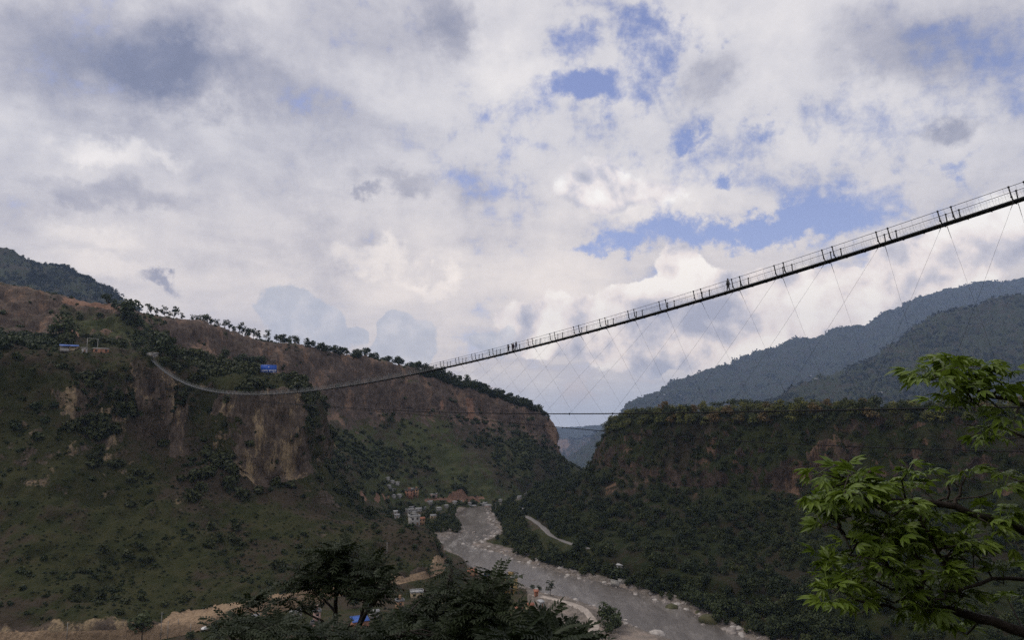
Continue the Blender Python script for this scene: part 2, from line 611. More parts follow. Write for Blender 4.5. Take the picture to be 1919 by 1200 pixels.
# ------------------------------------------------------------------ landforms
ZR = -118.0
landform('cliff_hill',                       # near promontory carrying the bridge end
         [[(-260, 690, 660), (60, 690, 660), (200, 700, 670), (300, 705, 675), (400, 715, 670), (480, 735, 660), (530, 745, 650), (560, 755, 640), (582, 790, 660)],
          [(-260, 600, 555), (60, 628, 560), (200, 646, 565), (300, 655, 570), (400, 672, 575), (480, 688, 575), (528, 702, 570), (556, 722, 560), (578, 760, 640)],
          [(-260, 655, 430), (60, 664, 450), (200, 669, 480), (300, 683, 497), (400, 716, 502), (480, 726, 506), (545, 735, 515), (572, 739, 528), (590, 770, 640)],
          [(-260, 780, 412), (60, 780, 433), (200, 792, 462), (300, 832, 480), (400, 862, 487), (480, 905, 488), (545, 890, 502), (576, 862, 521), (604, 880, 640)],
          [(-260, 930, 385), (60, 930, 400), (200, 940, 420), (300, 950, 430), (400, 962, 440), (500, 966, 452), (575, 952, 475), (640, 948, 512), (690, 950, 620)],
          [(-260, 1060, 352), (60, 1065, 362), (200, 1070, 373), (310, 1070, 384), (430, 1058, 396), (540, 1042, 412), (665, 1016, 440), (778, 986, 478), (765, 985, 560)],
          [(-260, 1165, 324), (60, 1162, 328), (200, 1158, 333), (310, 1148, 341), (430, 1126, 360), (560, 1098, 391), (690, 1068, 433), (816, 1008, 474), (800, 1000, 560)],
          [(-260, 1187, 321), (60, 1185, 322), (200, 1181, 325), (310, 1170, 334), (430, 1147, 353), (560, 1113, 384), (690, 1084, 419), (824, 1052, 455), (832, 1022, 540)],
          [(-260, 1230, 318), (60, 1228, 319), (200, 1225, 322), (310, 1212, 331), (430, 1185, 350), (560, 1150, 381), (690, 1118, 416), (826, 1085, 452), (834, 1050, 540)]],
         [8, 24, 44, 40, 44, 36, 12, 8], 520, M['near_cliff'], [.95, 1.0, .92, .80, .82, .92, .9, .35, .3], amp=(7, 5.0, 1.7), rib=8.0, ribrow=2, seed=1, ext=(1.5, 0),
         soil=[[(300, 1235), (322, 1148), (420, 1134), (560, 1108), (690, 1090), (735, 1074), (758, 1082), (800, 1066), (816, 1040), (845, 1055), (845, 1110), (690, 1150), (560, 1180), (420, 1220)],
               [(-260, 1184), (100, 1184), (230, 1178), (300, 1168), (330, 1150), (330, 1235), (-260, 1260)]],
         veg_px=[([(250, 690), (330, 700), (320, 800), (260, 830), (240, 760)], .35), ([(330, 760), (352, 760), (350, 850), (322, 850)], .1), ([(405, 735), (470, 735), (575, 735), (580, 880), (545, 905), (500, 915), (430, 880), (460, 800), (400, 770)], .18),
                 ([(560, 955), (690, 945), (790, 990), (812, 1010), (780, 1050), (680, 1062), (600, 1030)], .95)])
landform('cliff_ridge',                      # long brown cliff farther up the gorge
         [[(-260, 520, 800), (117, 565, 800), (240, 592, 830), (330, 610, 860), (450, 636, 920), (570, 655, 960), (700, 686, 1010), (820, 702, 1060), (930, 742, 1120), (1012, 776, 1170), (1024, 800, 1200), (1000, 810, 1400)],
          [(-260, 500, 640), (117, 556, 650), (240, 584, 675), (330, 604, 722), (450, 632, 776), (570, 652, 830), (700, 684, 902), (820, 702, 952), (930, 744, 1003), (1015, 779, 1042), (1032, 802, 1064), (1000, 805, 1300)],
          [(-260, 640, 596), (117, 645, 596), (240, 655, 612), (330, 702, 684), (450, 742, 734), (570, 760, 792), (700, 772, 872), (820, 775, 926), (930, 790, 976), (1015, 812, 1020), (1042, 832, 1046), (1010, 832, 1300)],
          [(-260, 720, 560), (117, 720, 565), (240, 740, 576), (330, 780, 620), (450, 818, 668), (570, 842, 722), (700, 856, 806), (820, 854, 864), (930, 852, 914), (1020, 858, 970), (1062, 862, 1036), (1050, 862, 1250)],
          [(-260, 800, 520), (117, 800, 530), (240, 830, 540), (330, 860, 560), (450, 900, 600), (580, 925, 655), (700, 938, 745), (820, 932, 806), (930, 927, 855), (1020, 917, 925), (1088, 891, 1040), (1100, 887, 1250)],
          [(-260, 850, 500), (117, 850, 510), (240, 870, 520), (330, 890, 545), (450, 930, 585), (580, 945, 640), (700, 955, 728), (820, 948, 790), (930, 940, 838), (1020, 930, 910), (1092, 902, 1020), (1105, 895, 1240)],
          [(-260, 900, 500), (117, 900, 510), (240, 920, 520), (330, 940, 545), (450, 980, 585), (580, 990, 635), (700, 990, 720), (820, 980, 780), (930, 965, 830), (1020, 950, 900), (1094, 925, 1010), (1105, 915, 1230)]],
         [10, 64, 56, 56, 8, 8], 620, M['far_cliff'], [.95, .10, .30, .98, 1.0, .9, .8], amp=(9, 5, 1.5), rib=6.5, ribrow=1, seed=2, ext=(1.5, 0), vegn=.42,
         soil=[[(838, 934), (848, 925), (862, 914), (872, 925), (878, 932), (900, 934), (900, 942), (838, 942)], [(795, 935), (908, 931), (908, 936), (795, 940)], [(665, 942), (676, 918), (684, 928), (690, 940), (680, 944)], [(703, 940), (703, 921), (712, 930), (710, 944)], [(716, 925), (722, 934), (731, 928), (728, 940), (718, 938)],
               [(117, 557), (160, 560), (228, 577), (222, 583), (160, 574), (117, 570)], [(872, 750), (886, 745), (890, 785), (880, 790)], [(825, 755), (832, 750), (833, 770), (826, 770)], [(132, 615), (170, 640), (190, 655), (150, 655), (128, 640)]],
         veg_px=[([(117, 576), (300, 600), (330, 650), (300, 680), (117, 690)], .72)])
landform('forested_plateau',                 # wooded cliff across the river
         [[(1230, 795, 1250), (1190, 787, 1100), (1215, 783, 1000), (1280, 778, 950), (1370, 774, 900), (1480, 773, 860), (1620, 772, 830), (1760, 772, 800), (1919, 772, 760), (2400, 775, 640)],
          [(1200, 806, 1000), (1146, 812, 765), (1184, 794, 692), (1262, 785, 650), (1362, 778, 612), (1480, 777, 572), (1620, 777, 540), (1760, 777, 510), (1919, 777, 480), (2400, 780, 390)],
          [(1170, 850, 980), (1120, 868, 745), (1172, 890, 668), (1258, 918, 622), (1360, 925, 584), (1480, 925, 548), (1620, 930, 514), (1760, 930, 484), (1919, 935, 454), (2400, 940, 370)],
          [(1110, 890, 960), (1075, 902, 735), (1130, 950, 620), (1230, 985, 560), (1340, 1000, 515), (1460, 1010, 480), (1620, 1030, 440), (1760, 1050, 410), (1919, 1070, 385), (2400, 1090, 320)],
          [(1040, 905, 960), (985, 938, 775), (1036, 982, 602), (1130, 1026, 507), (1250, 1053, 462), (1400, 1088, 409), (1580, 1130, 364), (1760, 1176, 324), (1919, 1215, 297), (2400, 1330, 235)],
          [(1035, 915, 940), (975, 950, 755), (1030, 995, 585), (1125, 1040, 495), (1245, 1068, 450), (1395, 1104, 398), (1575, 1146, 354), (1755, 1192, 316), (1919, 1230, 290), (2400, 1345, 230)],
          [(1035, 945, 930), (975, 980, 745), (1030, 1030, 578), (1125, 1080, 490), (1245, 1110, 446), (1395, 1148, 394), (1575, 1195, 350), (1755, 1245, 312), (1919, 1285, 286), (2400, 1400, 226)]],
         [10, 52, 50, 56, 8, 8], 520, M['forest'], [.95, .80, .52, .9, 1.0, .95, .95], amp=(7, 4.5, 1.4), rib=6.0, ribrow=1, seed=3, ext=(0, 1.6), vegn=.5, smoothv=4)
landform('dark_mountain',
         [[(1430, 800, 2300), (1480, 760, 2400), (1540, 730, 2500), (1640, 690, 2600), (1670, 670, 2600), (1700, 650, 2600), (1760, 610, 2600), (1830, 600, 2600), (1930, 580, 2600), (2500, 520, 2400)],
          [(1395, 772, 1500), (1440, 750, 1520), (1500, 724, 1600), (1600, 692, 1700), (1650, 664, 1750), (1700, 630, 1800), (1772, 584, 1850), (1835, 578, 1850), (1925, 552, 1850), (2500, 480, 1700)],
          [(1390, 800, 1200), (1430, 800, 1200), (1500, 800, 1200), (1600, 800, 1200), (1650, 800, 1200), (1700, 800, 1200), (1772, 800, 1200), (1835, 800, 1200), (1925, 800, 1200), (2500, 800, 1100)]],
         [20, 110], 420, M['mountain'], [.9, .8, .85], amp=(24, 14, 4), seed=4, far=2.2, ext=(0, 1.5), vegn=.45, smoothv=1)
landform('blue_mountain',
         [[(1060, 960, 3200), (1090, 920, 3200), (1130, 880, 3200), (1180, 840, 3300), (1230, 780, 3600), (1310, 740, 3900), (1440, 690, 4100), (1560, 650, 4200), (1640, 640, 4200), (1720, 600, 4300), (1770, 580, 4300), (1930, 560, 4300), (2500, 520, 4000)],
          [(1040, 895, 2250), (1075, 858, 2300), (1112, 826, 2350), (1150, 787, 2400), (1226, 737, 2550), (1300, 707, 2750), (1420, 660, 2950), (1550, 622, 3100), (1622, 605, 3150), (1700, 571, 3250), (1768, 543, 3300), (1925, 522, 3300), (2500, 470, 3100)],
          [(1030, 905, 1750), (1060, 895, 1700), (1100, 890, 1650), (1150, 880, 1600), (1226, 870, 1600), (1300, 860, 1700), (1420, 850, 1800), (1550, 840, 1900), (1622, 840, 1900), (1700, 840, 1900), (1768, 840, 1900), (1925, 840, 1900), (2500, 840, 1900)]],
         [20, 130], 520, M['mountain'], [.9, .85, .85], amp=(30, 14, 5), seed=5, far=2.8, ext=(0, 1.5), vegn=.4, smoothv=1)
landform('hazy_hill',
         [[(900, 880, 4600), (1000, 870, 4600), (1060, 860, 4700), (1100, 850, 4800), (1150, 840, 4900), (1220, 830, 5000)],
          [(900, 838, 3500), (1000, 832, 3500), (1058, 825, 3550), (1100, 818, 3600), (1150, 800, 3700), (1220, 785, 3800)],
          [(900, 885, 2700), (1000, 885, 2700), (1058, 885, 2700), (1100, 885, 2700), (1150, 885, 2700), (1220, 885, 2700)]],
         [12, 60], 200, M['mountain'], [.9, .8, .8], amp=(26, 12, 4), seed=6, far=2.6, soil=[[(1040, 826), (1062, 824), (1068, 836), (1052, 846), (1042, 840)]], smoothv=1)
landform('far_mountain',
         [[(700, 825, 14500), (900, 825, 14500), (1060, 825, 14500), (1200, 820, 14500), (1500, 820, 14500)],
          [(700, 800, 12500), (900, 798, 12500), (1060, 801, 12500), (1200, 790, 12500), (1500, 790, 12500)],
          [(700, 850, 10500), (900, 850, 10500), (1060, 850, 10500), (1200, 850, 10500), (1500, 850, 10500)]],
         [10, 40], 160, M['mountain'], [.9, .9, .9], amp=(20, 12, 4), seed=8, far=1.0, smoothv=1)
landform('wooded_hill',                      # dark hill at the far left
         [[(-300, 470, 1900), (60, 540, 1900), (160, 580, 1900), (260, 620, 1900)],
          [(-300, 370, 1400), (60, 485, 1400), (150, 522, 1400), (260, 580, 1400)],
          [(-300, 640, 1000), (60, 640, 1000), (150, 640, 1000), (260, 640, 1000)]],
         [12, 60], 160, M['mountain'], [.9, .9, .9], amp=(10, 8, 4), seed=7, far=2.0, ext=(1.5, 0), smoothv=1)

# ------------------------------------------------------------------ river, valley floor, roads
def onz(L, z):
    return [tuple(atz(x, y, z))[:2] for x, y in L]


LB = onz([(1300, 1215), (1247, 1194), (1206, 1181), (1162, 1159), (1116, 1137), (1075, 1121), (1046, 1117), (1011, 1108), (979, 1097), (930, 1086), (885, 1072), (862, 1064), (838, 1050), (826, 1040), (819, 1013), (840, 1006), (872, 1001), (868, 990), (857, 978), (854, 967), (866, 958), (882, 950)], ZR)
RB = onz([(1400, 1199), (1355, 1185), (1317, 1162), (1279, 1142), (1221, 1124), (1148, 1098), (1081, 1083), (1017, 1067), (973, 1054), (950, 1042), (930, 1037), (900, 1030), (880, 1021), (905, 1012), (932, 996), (928, 987), (909, 978), (914, 964), (918, 955), (925, 948)], ZR)
LB = [(LB[0][0] + 80, 60.0)] + LB + [(20, 980), (60, 1250)]
RB = [(RB[0][0] + 90, 60.0)] + RB + [(50, 960), (100, 1250)]
LBN, RBN = np.array(LB), np.array(RB)
RIVER = LB + RB[::-1]


def segdist(X, Y, L):
    d = np.full(X.shape, 1e9)
    for (x1, y1), (x2, y2) in zip(L[:-1], L[1:]):
        dx, dy = x2 - x1, y2 - y1
        t = np.clip(((X - x1) * dx + (Y - y1) * dy) / (dx * dx + dy * dy + 1e-9), 0, 1)
        d = np.minimum(d, np.hypot(X - x1 - t * dx, Y - y1 - t * dy))
    return d


ROADL = onz([(-260, 1203), (0, 1200), (117, 1197), (220, 1194), (320, 1184), (400, 1168), (470, 1149), (560, 1124), (640, 1107), (700, 1096), (760, 1085), (803, 1075), (826, 1058)], -106.5)
ROADL += [(ROADL[-1][0] + 3, ROADL[-1][1] + 22), (ROADL[-1][0] - 22, ROADL[-1][1] + 70)]
ROADR = onz([(985, 968), (1000, 976), (1018, 989), (1030, 1003), (1050, 1012), (1075, 1022), (1110, 1031), (1160, 1041), (1215, 1053), (1290, 1069), (1365, 1088), (1460, 1112), (1580, 1143), (1700, 1173), (1850, 1210), (2200, 1300)], -104.5)
TRACK = onz([(1030, 1200), (1085, 1190), (1120, 1185), (1110, 1160), (1098, 1145), (1075, 1132), (1050, 1128), (1020, 1118), (1000, 1116)], -114.5)

gx = np.arange(-460, 420, 2.4)
gy = np.arange(120, 1235, 2.6)
GX, GY = np.meshgrid(gx, gy)
ins = inpoly(GX, GY, RIVER)
dl, dr = segdist(GX, GY, LB), segdist(GX, GY, RB)
db = np.minimum(dl, dr)
left = dl < dr
bnz = fbm(np.stack([GX / 9, GY / 9, GX * 0], -1), 3, 70)
riseL = 1.6 * smooth(db, 0, 6) + np.clip((db - 26) * .075, 0, 9.5)
riseR = 2.2 * smooth(db, 0, 7) + np.clip((db - 9) * .26, 0, 11.3)
H = ZR - .35 + np.where(left, riseL, riseR) + bnz * .45 + fbm(np.stack([GX / 40, GY / 40, GX * 0], -1), 3, 75) * 1.0 * smooth(db, 10, 40)
H = np.where(ins, ZR - .6 - np.minimum(db * .2, 3) + bnz * .35, H)
for L_, z_, w_ in ((ROADL, -106.5, 7.5), (ROADR, -104.5, 5.0), (TRACK, -114.5, 3.0)):
    d_ = segdist(GX, GY, L_)
    k = smooth(-d_, -w_ * 2.6, -w_ * 1.0)
    H = H * (1 - k) + (z_ - .05) * k
FLP = np.stack([GX, GY, H], -1)
fpx, fpy, ff = project(FLP)
grav = (1 - smooth(db, 5, 13)) * 1.0
grav = np.maximum(grav, np.where(left & (GY < 600) & (db < 46) & (GX > 8), 1.0, 0) * smooth(-db, -46, -34))
grav = np.maximum(grav, np.where(left & (db < 22) & (GY > 540) & (GY < 680), 1.0, 0))
grav = np.maximum(grav, np.where((~left) & (db < 15) & (GY > 548) & (GY < 640), 1 - smooth(db, 10, 15), 0))
dRL = segdist(GX, GY, ROADL)
fsoil = (1 - smooth(dRL + bnz * 2.0, 6, 9.5)) * (fpx < 832)
fveg = np.clip(1.05 - grav, -.4, 1) + .22 * fbm(FLP / 16, 3, 77)
fl = obj_np('ground', FLP.reshape(-1, 3), grid_faces(len(gx), len(gy)), M['floor'], smooth_=True, attrs={'veg': fveg, 'soil': fsoil})
setp(fl, kind='structure')
LAND['ground'] = dict(P=FLP, N=None, veg=fveg, px=fpx, py=fpy, f=ff)


def floor_z(x, y):
    i = int(np.clip((x - gx[0]) / 2.4, 0, len(gx) - 2))
    j = int(np.clip((y - gy[0]) / 2.6, 0, len(gy) - 2))
    a, b = (x - gx[i]) / 2.4, (y - gy[j]) / 2.6
    return float(H[j, i] * (1 - a) * (1 - b) + H[j, i + 1] * a * (1 - b) + H[j + 1, i] * (1 - a) * b + H[j + 1, i + 1] * a * b)


# water
mw, t, b, g = new_mat('river water')
p = pos(t)
fm = t.nodes.new('ShaderNodeMapping')
lk(t, p, fm.inputs['Vector'])
fm.inputs['Rotation'].default_value = (0, 0, rad(-20))
fm.inputs['Scale'].default_value = (1.0, .26, 1.0)
fp = fm.outputs[0]
fl1 = g.noise(fp, 0.07, 5, 0.6, 0.8)
fl2 = g.noise(fp, 0.55, 6, 0.68, 0.8)
fl3 = g.noise(p, 1.5, 4, 0.65, 0.3)
rp_ = g.vm('LENGTH', g.vm('MULTIPLY', g.vm('SUBTRACT', p, (-38, 598, ZR)), (1 / 42, 1 / 62, 0)))
rapid = g.ss(rp_, 1.0, 0.2)
foam = g.ss(g.add(fl2, g.mul(g.sub(fl1, .5), .9), g.mul(g.sub(fl3, .5), .6), g.mul(rapid, .17)), 0.66, 0.78)
wcol = g.mix(g.ss(g.add(fl1, g.mul(g.sub(fl2, .5), .5)), .38, .62), (.108, .095, .085), (.168, .150, .136))
lk(t, g.mix(g.mul(foam, .32), wcol, (.55, .53, .50)), b.inputs['Base Color'])
b.inputs['Roughness'].default_value = 0.32
b.inputs['Specular IOR Level'].default_value = 0.28
bump(t, b, g.add(fl2, g.mul(fl3, .6)), 0.45, 0.4)
V = [(-600, 40, ZR), (700, 40, ZR), (700, 1225, ZR), (-600, 1225, ZR)]
setp(obj_np('river', V, [(0, 1, 2, 3)], mw), kind='structure')
# plain reaching the horizon, under everything
mp = plain('plain ground', (.05, .055, .03), .95, .3, .01, space='pos')
setp(obj_np('terrain', [(-8900, -280, -1200), (8900, -280, -1200), (8900, 14700, -1200), (-8900, 14700, -1200)], [(0, 1, 2, 3)], mp), kind='structure')


def strip(name, line, w, mat, dz=.12, step=4.0, drape=True, crown=0.0):
    pts = [Vector((x, y, 0)) for x, y in line]
    out = []
    for a, c in zip(pts[:-1], pts[1:]):
        n = max(1, int((c - a).length / step))
        out += [a.lerp(c, k / n) for k in range(n)]
    out.append(pts[-1])
    for _ in range(4):
        out = [out[0]] + [(out[i - 1] + out[i] * 2 + out[i + 1]) / 4 for i in range(1, len(out) - 1)] + [out[-1]]
    V, nl = [], 5
    for i, q in enumerate(out):
        tg = (out[min(i + 1, len(out) - 1)] - out[max(i - 1, 0)]).normalized()
        nn = Vector((-tg.y, tg.x, 0))
        ww = w * (1 + .16 * math.sin(i * .7) * math.sin(i * .23 + 1))
        for k in range(nl):
            s = k / (nl - 1) * 2 - 1
            a = q + nn * s * ww / 2
            V.append((a.x, a.y, floor_z(a.x, a.y) + dz * (1 - abs(s) ** 4 * 1.5) + .02))
    o = obj_np(name, V, grid_faces(nl, len(out)), mat, smooth_=True)
    return setp(o, kind='structure')


M['dust'] = plain('dusty earth', (.50, .35, .225), .95, .22, .35, c2=(.36, .255, .17), space='pos', bmp=.4)
M['asphalt'] = plain('worn asphalt', (.20, .185, .175), .9, .2, .5, c2=(.14, .13, .125), space='pos')
M['sand'] = plain('river sand track', (.42, .36, .31), .95, .2, .3, c2=(.30, .26, .225), space='pos')
strip('road', ROADL[:-2], 9.0, M['dust'], .2)
strip('asphalt_road', ROADR, 6.0, M['asphalt'], .25)
strip('path', TRACK, 5.0, M['sand'], .15)

# slope below the camera (and the rise that carries the near bridge end)
hx = np.linspace(-260, 420, 110)
hy = np.linspace(-160, 190, 70)
HX, HY = np.meshgrid(hx, hy)
HZ = -1.75 - np.where(HY > 0, HY * .86, HY * .35) + 4 * fbm(np.stack([HX / 30, HY / 30, HX * 0], -1), 4, 90) * smooth(np.abs(HY) + np.abs(HX), 3, 30)
HZ = HZ + np.clip((HX - .92 * HY - 16) * .95, 0, 46)
HZ = np.maximum(HZ, ZR - 6)
hl = obj_np('hillside', np.stack([HX, HY, HZ], -1).reshape(-1, 3), grid_faces(110, 70), M['forest'], smooth_=True, attrs={'veg': np.ones(HX.shape), 'soil': np.zeros(HX.shape)})
setp(hl, kind='structure')


def hill_z(x, y):
    i = int(np.clip(np.searchsorted(hx, x) - 1, 0, 108))
    j = int(np.clip(np.searchsorted(hy, y) - 1, 0, 68))
    return float(HZ[j:j + 2, i:i + 2].mean())


# ------------------------------------------------------------------ picking points of the terrain along a view direction
bv, bf, off = [], [], 0
for nm, d in LAND.items():
    P = d['P'][::2, ::2]
    nv_, nu_ = P.shape[:2]
    bv.append(P.reshape(-1, 3))
    bf.append(grid_faces(nu_, nv_) + off)
    off += nv_ * nu_
bv = np.concatenate(bv)
bf = np.concatenate(bf)
BVH = BVHTree.FromPolygons(bv.tolist(), bf.tolist())


def pick(x, y):
    d = ray(x, y).normalized()
    h = BVH.ray_cast(Vector((0, 0, 0)), d, 20000)
    return h[0]


def visible(p, up=3.0, tol=9.0):
    q = Vector((p[0], p[1], p[2] + up))
    L_ = q.length
    h = BVH.ray_cast(Vector((0, 0, 0)), q / L_, L_)
    return h[0] is None or h[3] > L_ - tol


def inframe(x, y, m=30):
    return -m < x < PW + m and -m < y < PH + m


def ground_at(x, y, top=400.0):
    h = BVH.ray_cast(Vector((x, y, top)), Vector((0, 0, -1)), 1000)
    return h[0].z if h[0] is not None else floor_z(x, y)

# ------------------------------------------------------------------ plants
def leaf_mat(name, c1, c2, trans=0.15, rough=0.6, spec=0.25, rnd=True):
    m, t, b, g = new_mat(name)
    oi = t.nodes.new('ShaderNodeObjectInfo')
    ti = attr(t, 'tint')
    f = g.add(g.mul(g.noise(objco(t) if rnd else pos(t), 0.45 if rnd else .09, 3), 0.7), g.mul(oi.outputs['Random'], 0.45 if rnd else 0.0), g.mul(ti, 0.55), -0.3)
    c = g.mix(f, c1, c2)
    lk(t, c, b.inputs['Base Color'])
    b.inputs['Roughness'].default_value = rough
    b.inputs['Specular IOR Level'].default_value = spec
    tr = t.nodes.new('ShaderNodeBsdfTranslucent')
    lk(t, c, tr.inputs['Color'])
    ms = t.nodes.new('ShaderNodeMixShader')
    ms.inputs[0].default_value = trans
    t.links.new(b.outputs[0], ms.inputs[1])
    t.links.new(tr.outputs[0], ms.inputs[2])
    t.links.new(ms.outputs[0], t.nodes['Material Output'].inputs['Surface'])
    return m


M['leaf'] = leaf_mat('tree leaves', (.018, .028, .008), (.052, .068, .020))
M['leaf_far'] = leaf_mat('tree leaves far', (.018, .030, .010), (.048, .064, .024))
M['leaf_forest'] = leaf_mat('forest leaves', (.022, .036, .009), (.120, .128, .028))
M['leaf_rim_lit'] = leaf_mat('painted-skylight rim leaves', (.040, .052, .012), (.170, .165, .036))  # skylight on the rim crowns put into a paler leaf colour
M['leaf_autumn'] = leaf_mat('russet leaves', (.060, .060, .018), (.150, .095, .035))
M['leaf_shrub'] = leaf_mat('shrub leaves', (.024, .032, .009), (.056, .064, .019))
M['leaf_mass'] = leaf_mat('mass leaves', (.016, .028, .007), (.054, .068, .018), rnd=False)
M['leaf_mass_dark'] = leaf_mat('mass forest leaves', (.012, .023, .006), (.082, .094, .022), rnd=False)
M['leaf_mass_far'] = leaf_mat('mass ridge leaves', (.030, .044, .016), (.074, .086, .032), rnd=False)  # bush leaves paler, with haze over the far slope mixed into the colour
M['leaf_mountain'] = leaf_mat('mountain leaves', (.016, .026, .012), (.034, .044, .020), rnd=False)
M['bark'] = plain('bark', (.085, .068, .052), .9, .4, 6.0)
M['bark_dark'] = plain('dark bark', (.050, .038, .032), .75, .45, 14.0, bmp=.5)  # darker, finer-grained bark for the foreground trees


def crown_arrays(rng, puffs, n, leaf, flat=0.8):
    """leaf-sized quads spread through a set of overlapping puffs (x,y,z,r)"""
    puffs = np.array(puffs, float)
    w = puffs[:, 3] ** 2
    k = rng.choice(len(puffs), n, p=w / w.sum())
    d = rng.normal(size=(n, 3))
    d /= np.linalg.norm(d, axis=1, keepdims=True)
    r = puffs[k, 3] * (0.55 + 0.5 * rng.random(n) ** 0.6)
    c = puffs[k, :3] + d * r[:, None] * np.array([1, 1, flat])
    nrm = d * 0.8 + rng.normal(size=(n, 3)) * 0.55 + np.array([0, 0, .35])
    nrm /= np.linalg.norm(nrm, axis=1, keepdims=True)
    a = np.cross(nrm, rng.normal(size=(n, 3)))
    a /= np.linalg.norm(a, axis=1, keepdims=True) + 1e-9
    b = np.cross(nrm, a)
    s = leaf * (0.6 + 0.8 * rng.random(n))[:, None]
    a, b = a * s, b * s * 0.62
    q = np.stack([c - a, c + b * 1.1 - a * .1, c + a, c - b * 1.1 + a * .1], 1)
    tint = np.repeat(np.clip(0.5 + 0.35 * rng.normal(size=len(puffs))[k] + .25 * rng.normal(size=n), 0, 1), 4)
    return q.reshape(-1, 3), np.arange(n * 4).reshape(-1, 4), tint


def tube(pts, radii, n=6):
    pts = [Vector(p) for p in pts]
    V, Fq = [], []
    for i, p in enumerate(pts):
        tg = (pts[min(i + 1, len(pts) - 1)] - pts[max(i - 1, 0)])
        tg = tg.normalized() if tg.length > 1e-9 else Vector((0, 0, 1))
        ref = Vector((1, 0, 0)) if abs(tg.x) < .8 else Vector((0, 1, 0))
        u = tg.cross(ref).normalized()
        v = tg.cross(u)
        for k in range(n):
            a = 2 * math.pi * k / n
            V.append(p + (u * math.cos(a) + v * math.sin(a)) * radii[i])
    for i in range(len(pts) - 1):
        for k in range(n):
            Fq.append((i * n + k, i * n + (k + 1) % n, (i + 1) * n + (k + 1) % n, (i + 1) * n + k))
    e = (len(pts) - 1) * n
    if n == 4:
        Fq += [(3, 2, 1, 0), (e, e + 1, e + 2, e + 3)]
    elif n % 2 == 0:
        V += [pts[0], pts[-1]]
        base, top = len(V) - 2, len(V) - 1
        for k in range(0, n, 2):
            Fq.append((base, (k + 2) % n, k + 1, k))
            Fq.append((top, e + k, e + k + 1, e + (k + 2) % n))
    return [tuple(v) for v in V], Fq


class Parts:
    def __init__(s):
        s.V, s.F = [], []

    def add(s, VF):
        o = len(s.V)
        s.V += [tuple(v) for v in VF[0]]
        s.F += [tuple(i + o for i in f) for f in VF[1]]
        return s

    def mesh(s, name, mat, smooth_=True):
        return mesh_np(name, np.array(s.V), np.array(s.F), mat, smooth_=smooth_)


def tree_proto(rng, h, cw, trunk_h, npuff, nleaf, leaf, leafmat, slim=False, umbrella=False, tr=None):
    """returns (trunk mesh, crown mesh, arrays) for a tree of height h, crown half width cw"""
    puffs, limbs = [], Parts()
    lean = Vector((rng.normal() * .05 * h, rng.normal() * .05 * h, 0))
    tr = tr or h * .018
    limbs.add(tube([(0, 0, -.4), lean * .3 + Vector((0, 0, trunk_h * .5)), lean * .7 + Vector((0, 0, trunk_h)), lean + Vector((0, 0, h * .86))], [tr * 1.3, tr, tr * .75, tr * .2]))
    for i in range(npuff):
        a = rng.random() * 6.283
        if slim:
            z = trunk_h + (h - trunk_h) * (0.1 + .85 * (i + rng.random()) / npuff)
            rr = cw * (0.25 + .5 * rng.random())
            r = cw * (.34 + .25 * rng.random())
        elif umbrella:
            z = h * (.66 + .24 * rng.random())
            rr = cw * (.10 + .7 * rng.random())
            r = cw * (.30 + .14 * rng.random())
        else:
            q = rng.random()
            z = trunk_h + (h - trunk_h) * (.15 + .72 * q)
            rr = cw * (.75 * math.sin(math.pi * (.22 + .66 * q))) * (.35 + .65 * rng.random())
            r = cw * (.30 + .22 * rng.random())
        c = Vector((math.cos(a) * rr, math.sin(a) * rr, min(z, h - r * .6))) + lean * (z / h)
        puffs.append((c.x, c.y, c.z, r))
        if i % 2 == 0 or slim or umbrella:
            s = lean * .6 + Vector((0, 0, trunk_h * (.75 + .3 * rng.random())))
            if s.z > c.z:
                s.z = c.z * .8
            m = s.lerp(c, .5) + Vector((0, 0, -.05 * h))
            limbs.add(tube([s, m, c], [tr * .5, tr * .34, tr * .1], 4))
    V, Fq, ti = crown_arrays(rng, puffs, nleaf, leaf, (.72 if umbrella else .8))
    return limbs.mesh('trunk', M['bark']), mesh_np('crown', V, Fq, leafmat, attrs={'tint': ti}), (V, Fq, ti)


R2 = np.random.default_rng(11)
PR = {}
PR['round'] = [tree_proto(R2, 10, 5.2, 2.4, 14, 420, .62, M['leaf']) for _ in range(5)]
PR['forest'] = [tree_proto(R2, 11, 5.4, 2.0, 15, 520, .60, M['leaf_forest']) for _ in range(6)]
PR['rim'] = [tree_proto(R2, 11, 5.4, 2.0, 15, 480, .60, M['leaf_rim_lit']) for _ in range(5)]
PR['russet'] = [tree_proto(R2, 10, 5.4, 2.0, 13, 460, .60, M['leaf_autumn']) for _ in range(2)]
PR['slim'] = [tree_proto(R2, 12, 3.0, 4.2, 8, 190, .58, M['leaf_far'], slim=True) for _ in range(5)]
PR['umbrella'] = [tree_proto(R2, 12, 7.0, 5.0, 11, 330, .60, M['leaf'], umbrella=True) for _ in range(2)]
PR['far'] = [tree_proto(R2, 10, 5.0, 1.6, 10, 240, .85, M['leaf_far']) for _ in range(5)]
PR['conifer'] = [tree_proto(R2, 12, 2.2, 1.0, 10, 260, .5, M['leaf_far'], slim=True) for _ in range(2)]


def shrub_proto(rng, w, h, n, leaf):
    pf = []
    for i in range(6):
        a, r = rng.random() * 6.283, w * .55 * rng.random()
        pf.append((math.cos(a) * r, math.sin(a) * r, h * (.25 + .35 * rng.random()), w * (.32 + .2 * rng.random())))
    return crown_arrays(rng, pf, n, leaf, h / w)


SHA = [shrub_proto(R2, 2.6, 2.3, 130, .50) for _ in range(5)]
SHM = [mesh_np('shrub', V, Fq, M['leaf_shrub'], attrs={'tint': ti}) for V, Fq, ti in SHA]


